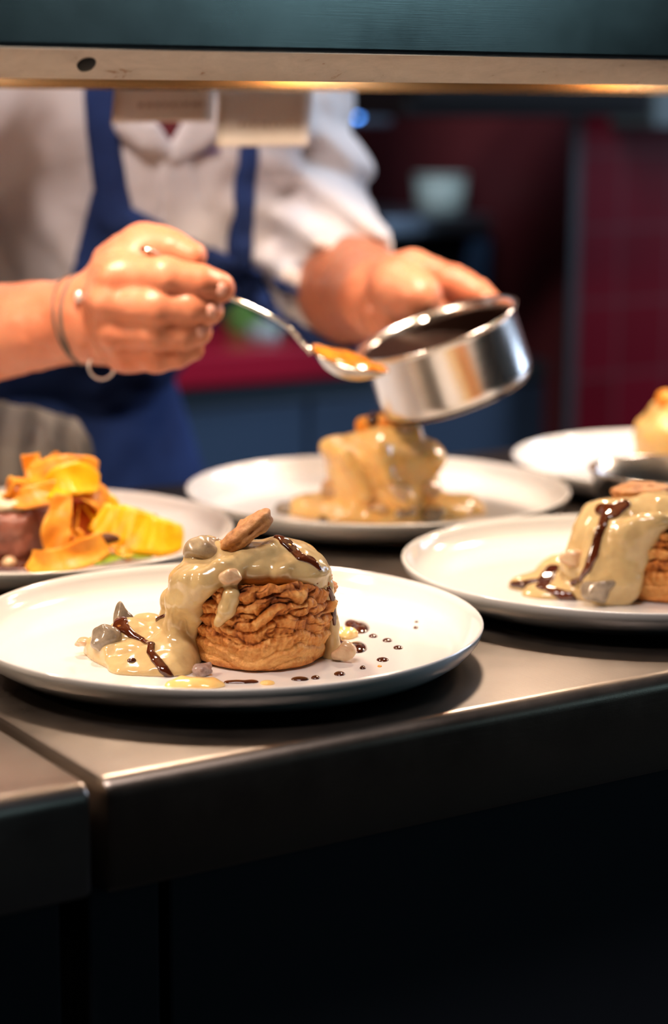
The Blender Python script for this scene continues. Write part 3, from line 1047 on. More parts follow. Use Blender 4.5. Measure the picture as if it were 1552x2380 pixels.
def puddle(name, spots, h, label, cat, group=None):
    """a low domed pool of glaze on the plate floor: spots are (px, py, half width px, half depth px)"""
    cs = []
    for px, py, hw, hd in spots:
        c = on_z(px, py, Z0); s = c[1] / F_PX
        dy = abs(on_z(px, py - hd, Z0)[1] - on_z(px, py + hd, Z0)[1]) / 2
        cs.append((c, hw * s, dy))
    lo = np.min([c - (rx, ry, 0) for c, rx, ry in cs], 0) - .002; hi = np.max([c + (rx, ry, 0) for c, rx, ry in cs], 0) + .002
    vs = .00022 if (hi - lo).max() < .02 else .0004
    fl = Field((lo[0], lo[1], Z0 - .0006), (hi[0], hi[1], Z0 + .005), vs)
    for c, rx, ry in cs: fl.ell((c[0], c[1], Z0 + .0001), (rx, ry, h), .002)
    fl.plane((0, 0, Z0 + .00005), (0, 0, -1))
    o = link(name, fl.mesh(name), M_GLAZE)
    tag(o, label, cat, group)
    return o


puddle('glaze_pool', [(836, 1460, 24, 14), (815, 1452, 16, 8)], .0026, 'dark glaze pool right of the front pastry, the farther of two', 'glaze', 'glaze pools')
puddle('glaze_pool', [(830, 1507, 24, 12), (797, 1503, 15, 9), (787, 1492, 10, 9)], .0028, 'dark glaze pool behind the lone chicken piece, the nearer of two', 'glaze', 'glaze pools')
puddle('glaze_line', [(538, 1587, 20, 3.2), (565, 1587, 20, 3.2), (588, 1586, 14, 3.2)], .0012, 'thin dark glaze line before the foot of the front pastry', 'glaze')
DROPS = [((968, 1449, 6.5, 2.6), 'topmost tiny glaze drop of the pair toward the right rim'),
         ((966, 1461, 6.5, 2.6), 'lower tiny glaze drop of the pair toward the right rim'),
         ((867, 1480, 11, 3.8), 'glaze drop closest to the two dark pools'),
         ((900, 1490, 12, 4), 'glaze drop between the pools and the rightmost single drop'),
         ((925, 1507, 12, 4), 'rightmost single glaze drop of the curved row'),
         ((889, 1535, 15, 4.6), 'glaze drop just above the orange crumb'),
         ((843, 1554, 8, 3), 'small glaze drop midway between the crumb and the front rim drops'),
         ((789, 1568, 14, 4.4), 'round glaze drop below the lone chicken piece'),
         ((733, 1577, 11, 3.4), 'glaze drop directly beside the elongated drop at the front rim'),
         ((697, 1580, 22, 4), 'elongated glaze drop at the front rim of the plate')]
for sp, lb in DROPS:
    puddle('glaze_drop', [sp], .0015, lb, 'glaze', 'glaze drops on the front plate')


# pastry lid leaning on top of the front dish
def lid_mesh(name, c, long_ax, nrm, a, b, t, seed, vs=.0005):
    L = np.array(long_ax, float); L /= np.linalg.norm(L)
    N = np.array(nrm, float); N -= (N @ L) * L; N /= np.linalg.norm(N)
    B = np.cross(N, L)
    m = max(a, b) + .004
    fl = Field(np.array(c) - m, np.array(c) + m, vs)
    M = [L, B, N]
    fl.ell(np.array(c) + N * t * .30, (a, b, t * .66), .0, M)
    fl.ell(np.array(c) - N * t * .34, (a * .93, b * .95, t * .62), .0016, M)
    fl.noise(.0014, 120, seed).noise(.0007, 300, seed + 1)
    return fl.mesh(name)


lc = at(574, 1236, 1.080)
l1 = link('puff_pastry_round', lid_mesh('puff_pastry_round', lc, RT * 108 + UP * 86, RT * -60 + UP * 95 - FW * 18, .0168, .0125, .0060, 21), M_LID)
tag(l1, 'small browned pastry lid leaning upright on the front dish', 'pastry lid', 'pastry lids')

# ------------------------------------------------------------------ dish on the middle plate
c2 = PW[2]
P2 = np.array([.0345, 1.487, PFZ + .0003])
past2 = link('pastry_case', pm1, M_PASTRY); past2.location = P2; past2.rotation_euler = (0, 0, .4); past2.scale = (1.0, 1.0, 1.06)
tag(past2, 'pastry case under golden sauce on the middle plate below the saucepan', 'pastry', 'pastry cases')
f = Field((P2[0] - .095, P2[1] - .075, Z0 - .001), (P2[0] + .095, P2[1] + .075, Z0 + .085), .001)
f.cyl((P2[0], P2[1], Z0), .0405, .0535, .012, 0)
E(800, 1042, 1.48, (.018, .018, .010), .006); E(900, 1022, 1.48, (.026, .020, .013), .006); E(965, 1015, 1.48, (.006, .010, .010), .004)
E(985, 1065, 1.475, (.016, .016, .012), .006); E(930, 1000, 1.49, (.012, .012, .009), .005)
for px, py, rx, ry, hh in ((870, 1195, .054, .036, .013), (760, 1192, .028, .024, .013), (712, 1190, .020, .016, .008), (990, 1196, .032, .024, .015), (1060, 1188, .022, .018, .012), (820, 1180, .024, .026, .014), (950, 1180, .028, .024, .016)):
    pool(px, py, rx, ry, hh)
f.poly([at(800, 1060, 1.452), at(830, 1100, 1.447), at(850, 1150, 1.445)], [.006, .005, .005], .004)
f.poly([at(880, 1050, 1.452), at(900, 1110, 1.447), at(940, 1160, 1.445)], [.008, .006, .007], .004)
f.noise(.0016, 80, 12).noise(.0005, 200, 14)
f.plane((0, 0, Z0 + .0001), (0, 0, -1))
s2 = link('cream_sauce', f.mesh('cream_sauce'), M_CREAM2)
tag(s2, 'golden cream sauce covering the pastry on the middle plate', 'sauce')
T_C2 = bvh(s2.data)
for i, (px, py, r, m, lb) in enumerate([
        (770, 1140, (.010, .008, .009), M_CHICK, 'chicken piece at the left foot of the middle pastry'),
        (930, 1143, (.012, .008, .007), M_CHICK, 'chicken piece before the middle pastry toward its right foot'),
        (1000, 1140, (.010, .008, .008), M_CHICK, 'chicken piece at the right foot of the middle pastry'),
        (880, 1178, (.008, .006, .005), M_CHICK, 'chicken piece in the pool before the middle pastry')]):
    p = hit(T_C2, px, py, 1.45)
    blob('chicken_piece', p, r, m, lb, 'chicken', 'chicken pieces', facets=8, seed=30 + i, vs=.0008, amp=.0018, scale=120)
for i, (px, py, r, lb) in enumerate([
        (660, 1184, (.010, .008, .006), 'dark mushroom piece at the left end of the middle pool'),
        (940, 1192, (.009, .006, .005), 'dark mushroom piece in the pool before the middle pastry'),
        (1010, 1196, (.010, .006, .005), 'dark mushroom piece at the right side of the middle pool')]):
    p = hit(T_C2, px, py, None)
    if p is None: p = on_z(px, py + 4, Z0) + np.array([0, 0, .003])
    blob('mushroom_piece', p, r, M_MUSH, lb, 'mushroom', 'mushroom pieces', facets=5, seed=40 + i, vs=.0008, amp=.0012)
blob('carrot_garnish', at(852, 990, 1.48), (.0080, .008, .0072), M_GARN, 'darker orange garnish lump at the top left of the middle pastry', 'garnish', 'orange garnishes', seed=50, vs=.0007)
gg = blob('carrot_garnish', at(901, 984, 1.478), (.0118, .009, .0088), M_GARN, 'bright orange garnish slab on top of the middle pastry', 'garnish', 'orange garnishes', seed=51, vs=.0007, amp=.0006)
blob('dark_glaze', at(868, 976, 1.474), (.0048, .005, .0058), M_GLAZE, 'dark glaze blob between the orange garnishes of the middle dish', 'glaze', seed=52, vs=.0006)
for px, py, lb in ((752, 1206, 'red glaze spot at the front of the middle pool'), (660, 1196, 'red glaze spot at the left tip of the middle pool')):
    p = hit(T_C2, px, py, None)
    if p is None: p = on_z(px, py, Z0)
    blob('glaze_drop', p, (.004, .003, .002), M_GLAZE, lb, 'glaze', 'glaze spots on the middle plate', amp=0, vs=.0005)

# ------------------------------------------------------------------ dish on the right plate
_b = at(1556, 1300, 1.245)
P4 = np.array([_b[0], 1.245, PFZ + .0003])
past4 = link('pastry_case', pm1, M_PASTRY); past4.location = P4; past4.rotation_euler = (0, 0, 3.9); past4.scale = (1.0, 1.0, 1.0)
tag(past4, 'pastry case on the right plate, cut off by the frame', 'pastry', 'pastry cases')
T_P4 = bvh(pm1, Matrix.Translation(P4) @ Matrix.Rotation(3.9, 4, 'Z'))
f = Field((P4[0] - .105, P4[1] - .065, Z0 - .001), (P4[0] + .05, P4[1] + .06, Z0 + .08), .0008)


def E4(px, py, Y, r, k=.005): f.ell(at(px, py, Y), r, k)


f.ell((P4[0], P4[1], Z0 + .049), (.034, .032, .009), .004)
E4(1530, 1185, 1.24, (.022, .018, .011)); E4(1450, 1200, 1.235, (.018, .016, .011)); E4(1400, 1200, 1.245, (.012, .016, .011)); E4(1480, 1240, 1.212, (.014, .008, .010))
E4(1375, 1245, 1.24, (.012, .016, .016)); E4(1365, 1300, 1.24, (.014, .018, .018)); E4(1425, 1260, 1.222, (.016, .012, .016)); E4(1410, 1320, 1.218, (.017, .012, .018)); E4(1420, 1370, 1.212, (.016, .010, .012))
E4(1455, 1290, 1.212, (.014, .007, .014)); E4(1445, 1345, 1.210, (.012, .007, .012)); E4(1520, 1215, 1.21, (.010, .006, .006))
E4(1350, 1320, 1.235, (.012, .014, .014))
for px, py, rx, ry, hh in ((1330, 1365, .034, .026, .009), (1270, 1362, .022, .018, .007), (1235, 1366, .014, .012, .005), (1310, 1385, .026, .012, .006), (1390, 1385, .022, .016, .010), (1320, 1345, .02, .02, .013)):
    pool(px, py, rx, ry, hh)
f.noise(.0011, 100, 16).noise(.0004, 240, 18)
f.plane((0, 0, Z0 + .0001), (0, 0, -1))
cf4 = f
s4 = link('cream_sauce', f.mesh('cream_sauce'), M_CREAM)
tag(s4, 'cream sauce draped over the left side of the right pastry', 'sauce')
T_C4 = bvh(s4.data)
def C4(px, py):
    p = hit(T_C4, px, py)
    return on_z(px, py, Z0) if p is None else p


glaze(cf4, [([(1450, 1172), (1420, 1190), (1395, 1182)], [.004, .006, .004]), ([(1410, 1190), (1400, 1220), (1388, 1250), (1378, 1290), (1365, 1322), (1350, 1345), (1330, 1355)], [.004, .003, .0027, .0032, .0025, .002, .002])],
      .0013, 'dark glaze running in a long trickle down the right dish', GG, C4)
glaze(cf4, [([(1285, 1320), (1270, 1345), (1262, 1365)], [.004, .005, .003]), ([(1255, 1362), (1290, 1375), (1320, 1390), (1335, 1400)], [.003, .003, .004, .003]), ([(1265, 1348), (1215, 1358), (1190, 1358)], [.002, .003, .002])],
      .0013, 'branched dark glaze over the cream pool of the right dish', GG, C4)
p = hit(T_C4, 1395, 1372, 1.21)
blob('mushroom_piece', p + np.array([0, .002, 0]), (.013, .008, .008), M_MUSH, 'grey mushroom piece at the foot of the right dish', 'mushroom', 'mushroom pieces', facets=5, seed=60, vs=.0007)
p = hit(T_C4, 1340, 1300, 1.22)
blob('chicken_piece', p + np.array([0, .003, 0]), (.011, .007, .007), M_CHICK, 'chicken piece at the left shoulder of the right dish', 'chicken', 'chicken pieces', facets=8, seed=61, vs=.0007, amp=.0016)
l4 = link('puff_pastry_round', lid_mesh('puff_pastry_round', at(1488, 1146, 1.262), RT * 120 + UP * 10 + FW * 40, UP * 100 + RT * -28 - FW * 20, .0185, .015, .0062, 25, .0007), M_LID)
tag(l4, 'curved browned pastry lid lying on top of the right dish', 'pastry lid', 'pastry lids')

# ------------------------------------------------------------------ dish on the rearmost plate
_b = at(1598, 1000, 1.625)
P5 = np.array([_b[0], 1.63, PFZ + .0003])
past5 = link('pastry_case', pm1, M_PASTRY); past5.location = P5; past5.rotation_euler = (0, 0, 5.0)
tag(past5, 'pastry case under sauce on the rearmost plate at the right edge', 'pastry', 'pastry cases')
f = Field((P5[0] - .06, P5[1] - .06, Z0 - .001), (P5[0] + .06, P5[1] + .06, Z0 + .085), .0012)
f.cyl((P5[0], P5[1], Z0), .041, .049, .014, 0)
f.ell((P5[0], P5[1], Z0 + .05), (.031, .031, .018), .010)
f.ell((P5[0] - .008, P5[1] - .004, Z0 + .004), (.046, .042, .010), .006)
f.noise(.002, 100, 22)
f.plane((0, 0, Z0 + .0001), (0, 0, -1))
s5 = link('cream_sauce', f.mesh('cream_sauce'), M_CREAM2)
tag(s5, 'golden sauce over the pastry on the rearmost plate', 'sauce')
blob('carrot_garnish', at(1546, 928, 1.62), (.008, .008, .0075), M_GARN, 'orange garnish lump on the rearmost pastry at the right edge', 'garnish', 'orange garnishes', seed=62, vs=.0008)

# ------------------------------------------------------------------ small steel bowl between the right plates
bo = link('steel_bowl', lathe('steel_bowl', [(0, .0015), (.030, .0015), (.032, 0), (.034, 0), (.036, .002), (.046, .009), (.054, .020), (.0585, .033), (.0605, .0345), (.0605, .0355), (.058, .0350), (.053, .0212), (.045, .0108), (.035, .0042), (0, .0032)], 96), M_POLISH)
_c = at(1566, 1120, 1.455)
bo.location = (_c[0], 1.455, CT); bo.scale = (1, 1, 1.27)
tag(bo, 'shallow shiny steel bowl behind the right dish at the frame edge', 'bowl')

# ------------------------------------------------------------------ steak dish on the left plate
c3 = PW[3]
_b = at(30, 1250, 1.335)
f = Field((_b[0] - .06, 1.285, Z0 - .001), (_b[0] + .06, 1.39, Z0 + .06), .0009)
f.cyl((_b[0] - .006, 1.338, Z0), .034, .034, .010, 0)
f.noise(.0035, 55, 4).noise(.0012, 190, 5)
f.plane((0, 0, Z0 + .0001), (0, 0, -1))
st = link('beef_fillet', f.mesh('beef_fillet'), M_BEEF)
tag(st, 'thick seared beef fillet on the left plate', 'steak')
blob('herb_butter', (_b[0] - .010, 1.330, Z0 + .0362), (.026, .018, .0055), M_BUTTER, 'melting pale butter on top of the beef fillet', 'butter', seed=70, amp=.003, scale=120, vs=.0009)
_c = on_z(40, 1316, Z0)
f = Field((_c[0] - .05, _c[1] - .03, Z0 - .001), (_c[0] + .05, _c[1] + .03, Z0 + .01), .0008)
pool(20, 1316, .034, .018, .0035); pool(70, 1312, .018, .012, .0028)
f.plane((0, 0, Z0 + .0001), (0, 0, -1))
gr = link('brown_gravy', f.mesh('brown_gravy'), M_GLAZE)
tag(gr, 'dark brown gravy at the foot of the beef fillet', 'sauce')
blob('shallot_piece', on_z(22, 1308, Z0 + .004), (.005, .005, .004), M_CHICK, 'small pale shallot piece in the brown gravy', 'vegetable', seed=71, vs=.0007)


def ribbon(name, pts, widths, thick, mat, label, wdir, group, cat='crisp', curl=.25, twist=0.0, corr=0.0, n=40, m=9):
    """a curled slice: pts = (px, py, Y) centre line, widths (m), wdir = direction of its width (right, up, away)"""
    P = spline([at(*q) for q in pts], n)
    Wd = np.interp(np.linspace(0, 1, n), np.linspace(0, 1, len(widths)), widths)
    w0 = RT * wdir[0] + UP * wdir[1] + FW * wdir[2]
    V = []
    for i in range(n):
        t = P[min(i + 1, n - 1)] - P[max(i - 1, 0)]; t /= np.linalg.norm(t)
        a = w0 - (w0 @ t) * t; a /= np.linalg.norm(a); b = np.cross(t, a)
        an = twist * i / (n - 1)
        a, b = a * math.cos(an) + b * math.sin(an), -a * math.sin(an) + b * math.cos(an)
        for j in range(m):
            s = j / (m - 1) * 2 - 1
            V.append(P[i] + a * Wd[i] * s + b * (curl * Wd[i] * s * s + .0009 * math.sin(i * .33 + j * .5) + corr * math.sin(i * 1.25)))
    Fc = [(i * m + j, i * m + j + 1, (i + 1) * m + j + 1, (i + 1) * m + j) for i in range(n - 1) for j in range(m - 1)]
    me = mesh(name, V, Fc)
    bm = bmesh.new(); bm.from_mesh(me)
    bmesh.ops.recalc_face_normals(bm, faces=bm.faces)
    geo = bmesh.ops.solidify(bm, geom=list(bm.faces), thickness=thick)
    bm.to_mesh(me); bm.free()
    me.polygons.foreach_set('use_smooth', [True] * len(me.polygons))
    o = link(name, me, mat)
    tag(o, label, cat, group)
    return o


G3 = 'vegetable crisps heaped on the left plate'
ribbon('vegetable_crisp', [(70, 1056, 1.345), (78, 1090, 1.343), (95, 1130, 1.338), (120, 1165, 1.335)], [.006, .0062, .0068, .006], .0012, M_CRISP, 'upright amber crisp rising highest at the left of the heap', (1, .2, .1), G3)
ribbon('vegetable_crisp', [(132, 1052, 1.35), (124, 1075, 1.348), (108, 1100, 1.345), (98, 1120, 1.34)], [.002, .0036, .0042, .003], .0012, M_CRISP, 'narrow pointed crisp tip beside the highest crisp', (1, .3, .3), G3)
ribbon('vegetable_crisp', [(8, 1168, 1.325), (30, 1148, 1.322), (45, 1120, 1.325), (30, 1115, 1.335), (18, 1140, 1.34)], [.005, .007, .008, .007, .005], .0012, M_CRISP2, 'pale looped crisp hanging over the beef fillet', (.3, .2, 1), G3)
ribbon('vegetable_crisp', [(20, 1165, 1.32), (60, 1160, 1.318), (110, 1150, 1.32), (165, 1140, 1.325)], [.005, .008, .009, .006], .0012, M_CRISP, 'broad amber crisp lying across the top of the fillet', (0, 1, .5), G3)
ribbon('vegetable_crisp', [(60, 1118, 1.34), (110, 1100, 1.335), (165, 1093, 1.335), (210, 1090, 1.34), (222, 1100, 1.345)], [.006, .010, .011, .008, .004], .0012, M_CRISP, 'wide amber crisp spanning the top of the heap', (0, 1, .6), G3)
ribbon('vegetable_crisp', [(100, 1150, 1.325), (140, 1125, 1.322), (180, 1115, 1.325), (228, 1125, 1.33)], [.006, .011, .012, .006], .0012, M_SQUASH, 'golden yellow crisp in the middle of the heap', (0, 1, .4), G3)
ribbon('vegetable_crisp', [(150, 1165, 1.33), (190, 1150, 1.328), (225, 1160, 1.33), (240, 1200, 1.33), (232, 1240, 1.328)], [.006, .010, .011, .010, .006], .0012, M_CRISP, 'drooping amber crisp at the right shoulder of the heap', (.4, .5, .8), G3)
ribbon('vegetable_crisp', [(148, 1150, 1.312), (142, 1190, 1.308), (132, 1240, 1.304), (140, 1288, 1.302)], [.0055, .0080, .0100, .0085], .0012, M_CRISP2, 'long pale crisp hanging vertically before the fillet', (1, 0, -.1), G3)
ribbon('vegetable_crisp', [(75, 1300, 1.290), (105, 1312, 1.280), (150, 1305, 1.278), (200, 1285, 1.284), (240, 1262, 1.295)], [.006, .0088, .0090, .0092, .008], .0012, M_CRISP2, 'pale curved crisp lying flat at the front of the left plate', (0, 1, .35), G3, curl=.35)
ribbon('vegetable_crisp', [(160, 1270, 1.300), (175, 1250, 1.302), (190, 1275, 1.300), (178, 1292, 1.298)], [.004, .006, .005, .004], .0012, M_CRISP, 'small amber crisp behind the flat front crisp', (1, .4, .2), G3)
ribbon('vegetable_crisp', [(205, 1165, 1.335), (235, 1185, 1.333), (262, 1215, 1.332), (290, 1245, 1.33)], [.008, .012, .012, .008], .0013, M_SQUASH, 'broad yellow slice sliding down from the heap to the right', (.5, .6, .6), G3)
ribbon('squash_slice', [(232, 1205, 1.322), (275, 1226, 1.316), (325, 1242, 1.310), (375, 1252, 1.310), (418, 1254, 1.314)], [.010, .0150, .0150, .0128, .0075], .004, M_SQUASH, 'thick ridged yellow squash slice at the right of the crisps', (-.15, 1, .35), None, 'vegetable', curl=.05, corr=.0003)
ribbon('vegetable_crisp', [(320, 1226, 1.345), (345, 1212, 1.345), (362, 1196, 1.348)], [.004, .004, .0012], .0012, M_SQUASH, 'small pointed crisp tip above the yellow squash slice', (.3, 1, .4), G3)
ribbon('green_leaf', [(190, 1315, 1.285), (240, 1302, 1.288), (300, 1292, 1.295), (350, 1288, 1.305)], [.004, .0085, .008, .004], .0012, M_GREEN, 'green leaf flat under the yellow squash slice', (0, .25, 1), None, 'vegetable')
ribbon('vegetable_crisp', [(262, 1270, 1.30), (285, 1285, 1.293), (305, 1300, 1.288)], [.003, .0035, .002], .0012, M_CRISP, 'thin amber sliver lying on the green leaf', (1, .5, .2), G3)
blob('crisp_shade_lump', at(188, 1222, 1.338), (.0165, .014, .0185), M_CRISP_SHADE, 'dark orange lump standing in for shading between the crisps', 'vegetable', seed=73, vs=.0009)  # added lump, its dark orange paints the shading among the crisps
blob('dark_crisp_fleck', at(252, 1252, 1.303), (.008, .003, .0035), flat('burnt_edge', (.10, .03, .01, 1), .6), 'dark burnt sliver left of the yellow squash slice', 'crisp', seed=74, vs=.0007)

# ------------------------------------------------------------------ grey towel behind the left plate
f = Field((-.42, 1.46, CT - .002), (-.15, 1.64, CT + .13), .0022)
_t = lambda px, py, Y: at(px, py, Y)
f.ell(_t(10, 1095, 1.53), (.058, .040, .036), 0)
f.ell(_t(90, 1085, 1.535), (.024, .032, .034), .02)
f.ell(_t(40, 1050, 1.535), (.046, .034, .022), .02)
f.ell(_t(-60, 1075, 1.53), (.06, .04, .040), .02)
f.cyl((_t(20, 1100, 1.54)[0], 1.545, CT), .045, .06, .02, .03)
f.noise(.006, 30, 2, (1.6, 1, .5)).noise(.003, 80, 3, (2.2, 1, .3))
f.plane((0, 0, CT + .0003), (0, 0, -1))
tw = link('kitchen_towel', f.mesh('kitchen_towel'), M_TOWEL)
tag(tw, 'crumpled grey striped kitchen towel behind the left plate', 'towel')

# ------------------------------------------------------------------ saucepan, its sauce and the spoon
sa = RT * -.34 + UP * .94
pn = sa * .96 - FW * .285
pn /= np.linalg.norm(pn)
pan_rim = at(1014, 764, 1.460)
PRD, PHT = .0560, .0520
pan = empty('saucepan')
q = Vector(pn).to_track_quat('Z', 'Y')
PM = Matrix.Translation(Vector(pan_rim - pn * PHT)) @ q.to_matrix().to_4x4()
pan.matrix_world = PM
tag(pan, 'small polished steel saucepan tilted over the middle plate', 'saucepan')
prof = [(0, 0), (PRD - .010, 0), (PRD - .0035, .002), (PRD - .0008, .007), (PRD - .0002, .012), (PRD, PHT - .004), (PRD + .0012, PHT - .001), (PRD + .003, PHT + .0002), (PRD + .0034, PHT + .0010), (PRD + .0022, PHT + .0016),
        (PRD - .0006, PHT), (PRD - .0022, PHT - .004), (PRD - .0024, .012), (PRD - .0045, .005), (PRD - .010, .0022), (0, .002)]
link('pan_body', lathe('pan_body', prof, 128), M_POLISH, pan)
# handle: leaves the back wall towards the chef's hand
Mi = np.array(PM.inverted())
def loc(p): return (Mi @ np.array([p[0], p[1], p[2], 1.0]))[:3]
hd = loc(at(935, 705, 1.56)); ang = math.atan2(hd[1], hd[0])
hx, hy = math.cos(ang), math.sin(ang)
hz = PHT - .012
hp = [(hx * (PRD - .0005), hy * (PRD - .0005), hz), (hx * (PRD + .012), hy * (PRD + .012), hz + .002), (hx * (PRD + .04), hy * (PRD + .04), hz + .009), (hx * (PRD + .08), hy * (PRD + .08), hz + .012), (hx * (PRD + .125), hy * (PRD + .125), hz + .010)]
link('pan_handle', tube('pan_handle', spline(hp, 24), .0085, 14, .5), M_POLISH, pan)
lug = tube('handle_bracket', [(hx * (PRD - .001), hy * (PRD - .001), hz), (hx * (PRD + .004), hy * (PRD + .004), hz + .0006)], .013, 16, .8)
link('handle_bracket', lug, M_POLISH, pan)
# the sauce: fills the low side of the tilted pan, its surface level
f = Field((pan_rim[0] - .08, pan_rim[1] - .08, pan_rim[2] - .09), (pan_rim[0] + .08, pan_rim[1] + .08, pan_rim[2] + .03), .0012)
X = f.ax[0][:, None, None]; Yv = f.ax[1][None, :, None]; Zv = f.ax[2][None, None, :]
b0 = pan_rim - pn * PHT
h_ = (X - b0[0]) * pn[0] + (Yv - b0[1]) * pn[1] + (Zv - b0[2]) * pn[2]
rr = np.sqrt(np.maximum((X - b0[0]) ** 2 + (Yv - b0[1]) ** 2 + (Zv - b0[2]) ** 2 - h_ ** 2, 0))
d = np.maximum(np.maximum(rr - (PRD - .0028), -(h_ - .0028)), h_ - (PHT - .002))
lowest = pan_rim - sa * 0 - RT * PRD * .94 - UP * PRD * .34
d = np.maximum(d, Zv - (lowest[2] + .010 + 0 * X))
film = np.maximum(np.maximum(np.abs(rr - (PRD - .0029)) - .0012, h_ - (PHT - .005)), -(h_ - .0028))
film = np.minimum(film, np.maximum(np.abs(h_ - .0034) - .0012, rr - (PRD - .004)))
f.D = np.minimum(d, film).astype(np.float32)
so = link('pan_sauce', f.mesh('pan_sauce'), flat('reduced_gravy', (.010, .003, .0015, 1), .55, spec=.12))
tag(so, 'dark red brown sauce inside the tilted saucepan', 'sauce')

# spoon
sp = empty('spoon')
tip = at(903, 868, 1.392); neck = at(716, 812, 1.388)
ax = (tip - neck) / np.linalg.norm(tip - neck)
cen = (tip + neck) / 2
wid = FW - (FW @ ax) * ax; wid /= np.linalg.norm(wid)
nup = np.cross(ax, wid); nup *= np.sign(nup[2])
nup = nup * math.cos(.30) - wid * math.sin(.30); wid = np.cross(nup, ax)
a_, b_, c_ = np.linalg.norm(tip - neck) / 2, .0195, .0115
sp.location = cen
tag(sp, 'steel spoon lifting orange sauce, held by the chef in front of the saucepan', 'spoon')
cen = np.array(cen)


def sp_pt(s, w, n): return ax * s + wid * w + nup * n


def spoon_shell(k, off):
    V = []; rows = 18; cols = 48
    for i in range(rows + 1):
        rr_ = i / rows
        for j in range(cols):
            an = 2 * PI * j / cols
            s, w = rr_ * math.cos(an), rr_ * math.sin(an)
            taper = 1 - .18 * s
            V.append(sp_pt(a_ * s, b_ * w * taper, -c_ * (1 - rr_ ** 2.2) - off + .0016 * s * s))
    Fc = []
    for i in range(rows):
        for j in range(cols):
            j2 = (j + 1) % cols
            Fc.append((i * cols + j, i * cols + j2, (i + 1) * cols + j2, (i + 1) * cols + j))
    return V, Fc


V, Fc = spoon_shell(1, 0)
me = mesh('spoon_bowl', V, Fc)
bm = bmesh.new(); bm.from_mesh(me); bmesh.ops.remove_doubles(bm, verts=bm.verts, dist=1e-6); bmesh.ops.recalc_face_normals(bm, faces=bm.faces)
bmesh.ops.solidify(bm, geom=list(bm.faces), thickness=.0011); bmesh.ops.recalc_face_normals(bm, faces=bm.faces)
bm.to_mesh(me); bm.free(); me.polygons.foreach_set('use_smooth', [True] * len(me.polygons))
link('spoon_bowl', me, M_SPOON, sp)
hpts = [at(*q) - cen for q in ((722, 815, 1.388), (706, 803, 1.387), (690, 785, 1.385), (668, 760, 1.381), (640, 741, 1.378), (590, 715, 1.374), (530, 690, 1.369), (470, 663, 1.371), (405, 625, 1.377), (372, 603, 1.366), (338, 580, 1.352))]
link('spoon_handle', tube('spoon_handle', spline(hpts, 60), list(np.interp(np.linspace(0, 1, 60), [0, .05, .12, .3, .6, .92, 1], [.0065, .0046, .0034, .0030, .0036, .0058, .0045])), 14, .5), M_SPOON, sp)
# sauce in the spoon
V = []; rows = 12; cols = 48
for i in range(rows + 1):
    rr_ = i / rows
    for j in range(cols):
        an = 2 * PI * j / cols
        s, w = rr_ * math.cos(an) * .95, rr_ * math.sin(an) * .92
        V.append(cen + sp_pt(a_ * s, b_ * w * (1 - .18 * s), .0012 + .0042 * (1 - rr_ ** 2) + .0016 * s * s + .0006 * math.sin(s * 7 + w * 3)))
for i in range(rows + 1):
    rr_ = i / rows
    for j in range(cols):
        an = 2 * PI * j / cols
        s, w = rr_ * math.cos(an) * .95, rr_ * math.sin(an) * .92
        V.append(cen + sp_pt(a_ * s, b_ * w * (1 - .18 * s), -(c_ - .0008) * (1 - rr_ ** 2.2) + .0010 + .0016 * s * s))
n1 = (rows + 1) * cols
Fc = []
for i in range(rows):
    for j in range(cols):
        j2 = (j + 1) % cols
        Fc.append((i * cols + j, i * cols + j2, (i + 1) * cols + j2, (i + 1) * cols + j)); Fc.append((n1 + i * cols + j2, n1 + i * cols + j, n1 + (i + 1) * cols + j, n1 + (i + 1) * cols + j2))
for j in range(cols):
    j2 = (j + 1) % cols
    Fc.append((rows * cols + j, rows * cols + j2, n1 + rows * cols + j2, n1 + rows * cols + j))
me = mesh('spoonful_of_sauce', V, Fc)
bm = bmesh.new(); bm.from_mesh(me); bmesh.ops.remove_doubles(bm, verts=bm.verts, dist=1e-6); bmesh.ops.recalc_face_normals(bm, faces=bm.faces); bm.to_mesh(me); bm.free()
_m = Mat('orange_caramel_sauce', (.62, .20, .015, 1), .15, coat=.4, sss=.2, sssr=(1, .5, .1), sss_scale=.004)
_m.color(_m.noise(90, 4), [(.3, (.42, .11, .008, 1)), (.7, (.80, .30, .03, 1))])
ss = link('spoonful_of_sauce', me, _m.m)
tag(ss, 'orange sauce lying in the bowl of the spoon', 'sauce')

# ------------------------------------------------------------------ the chef
RS = np.array([-.315, 1.665, 1.215]); LS = at(640, 215, 1.87)     # shoulders
CH = np.array([-.155, 1.80, 1.12]); PV = np.array([-.335, 2.005, .90]); WA = np.array([-.302, 1.935, .99])
NK = np.array([-.140, 1.745, 1.24]); HDc = np.array([-.105, 1.675, 1.385])
RE = np.array([-.415, 1.520, 1.005]); LE = at(745, 655, 1.80)
U3 = np.array([CA, SA, 0]); V3 = np.array([-SA, CA, 0])
RW = at(214, 738, 1.402); LW = at(880, 692, 1.585)

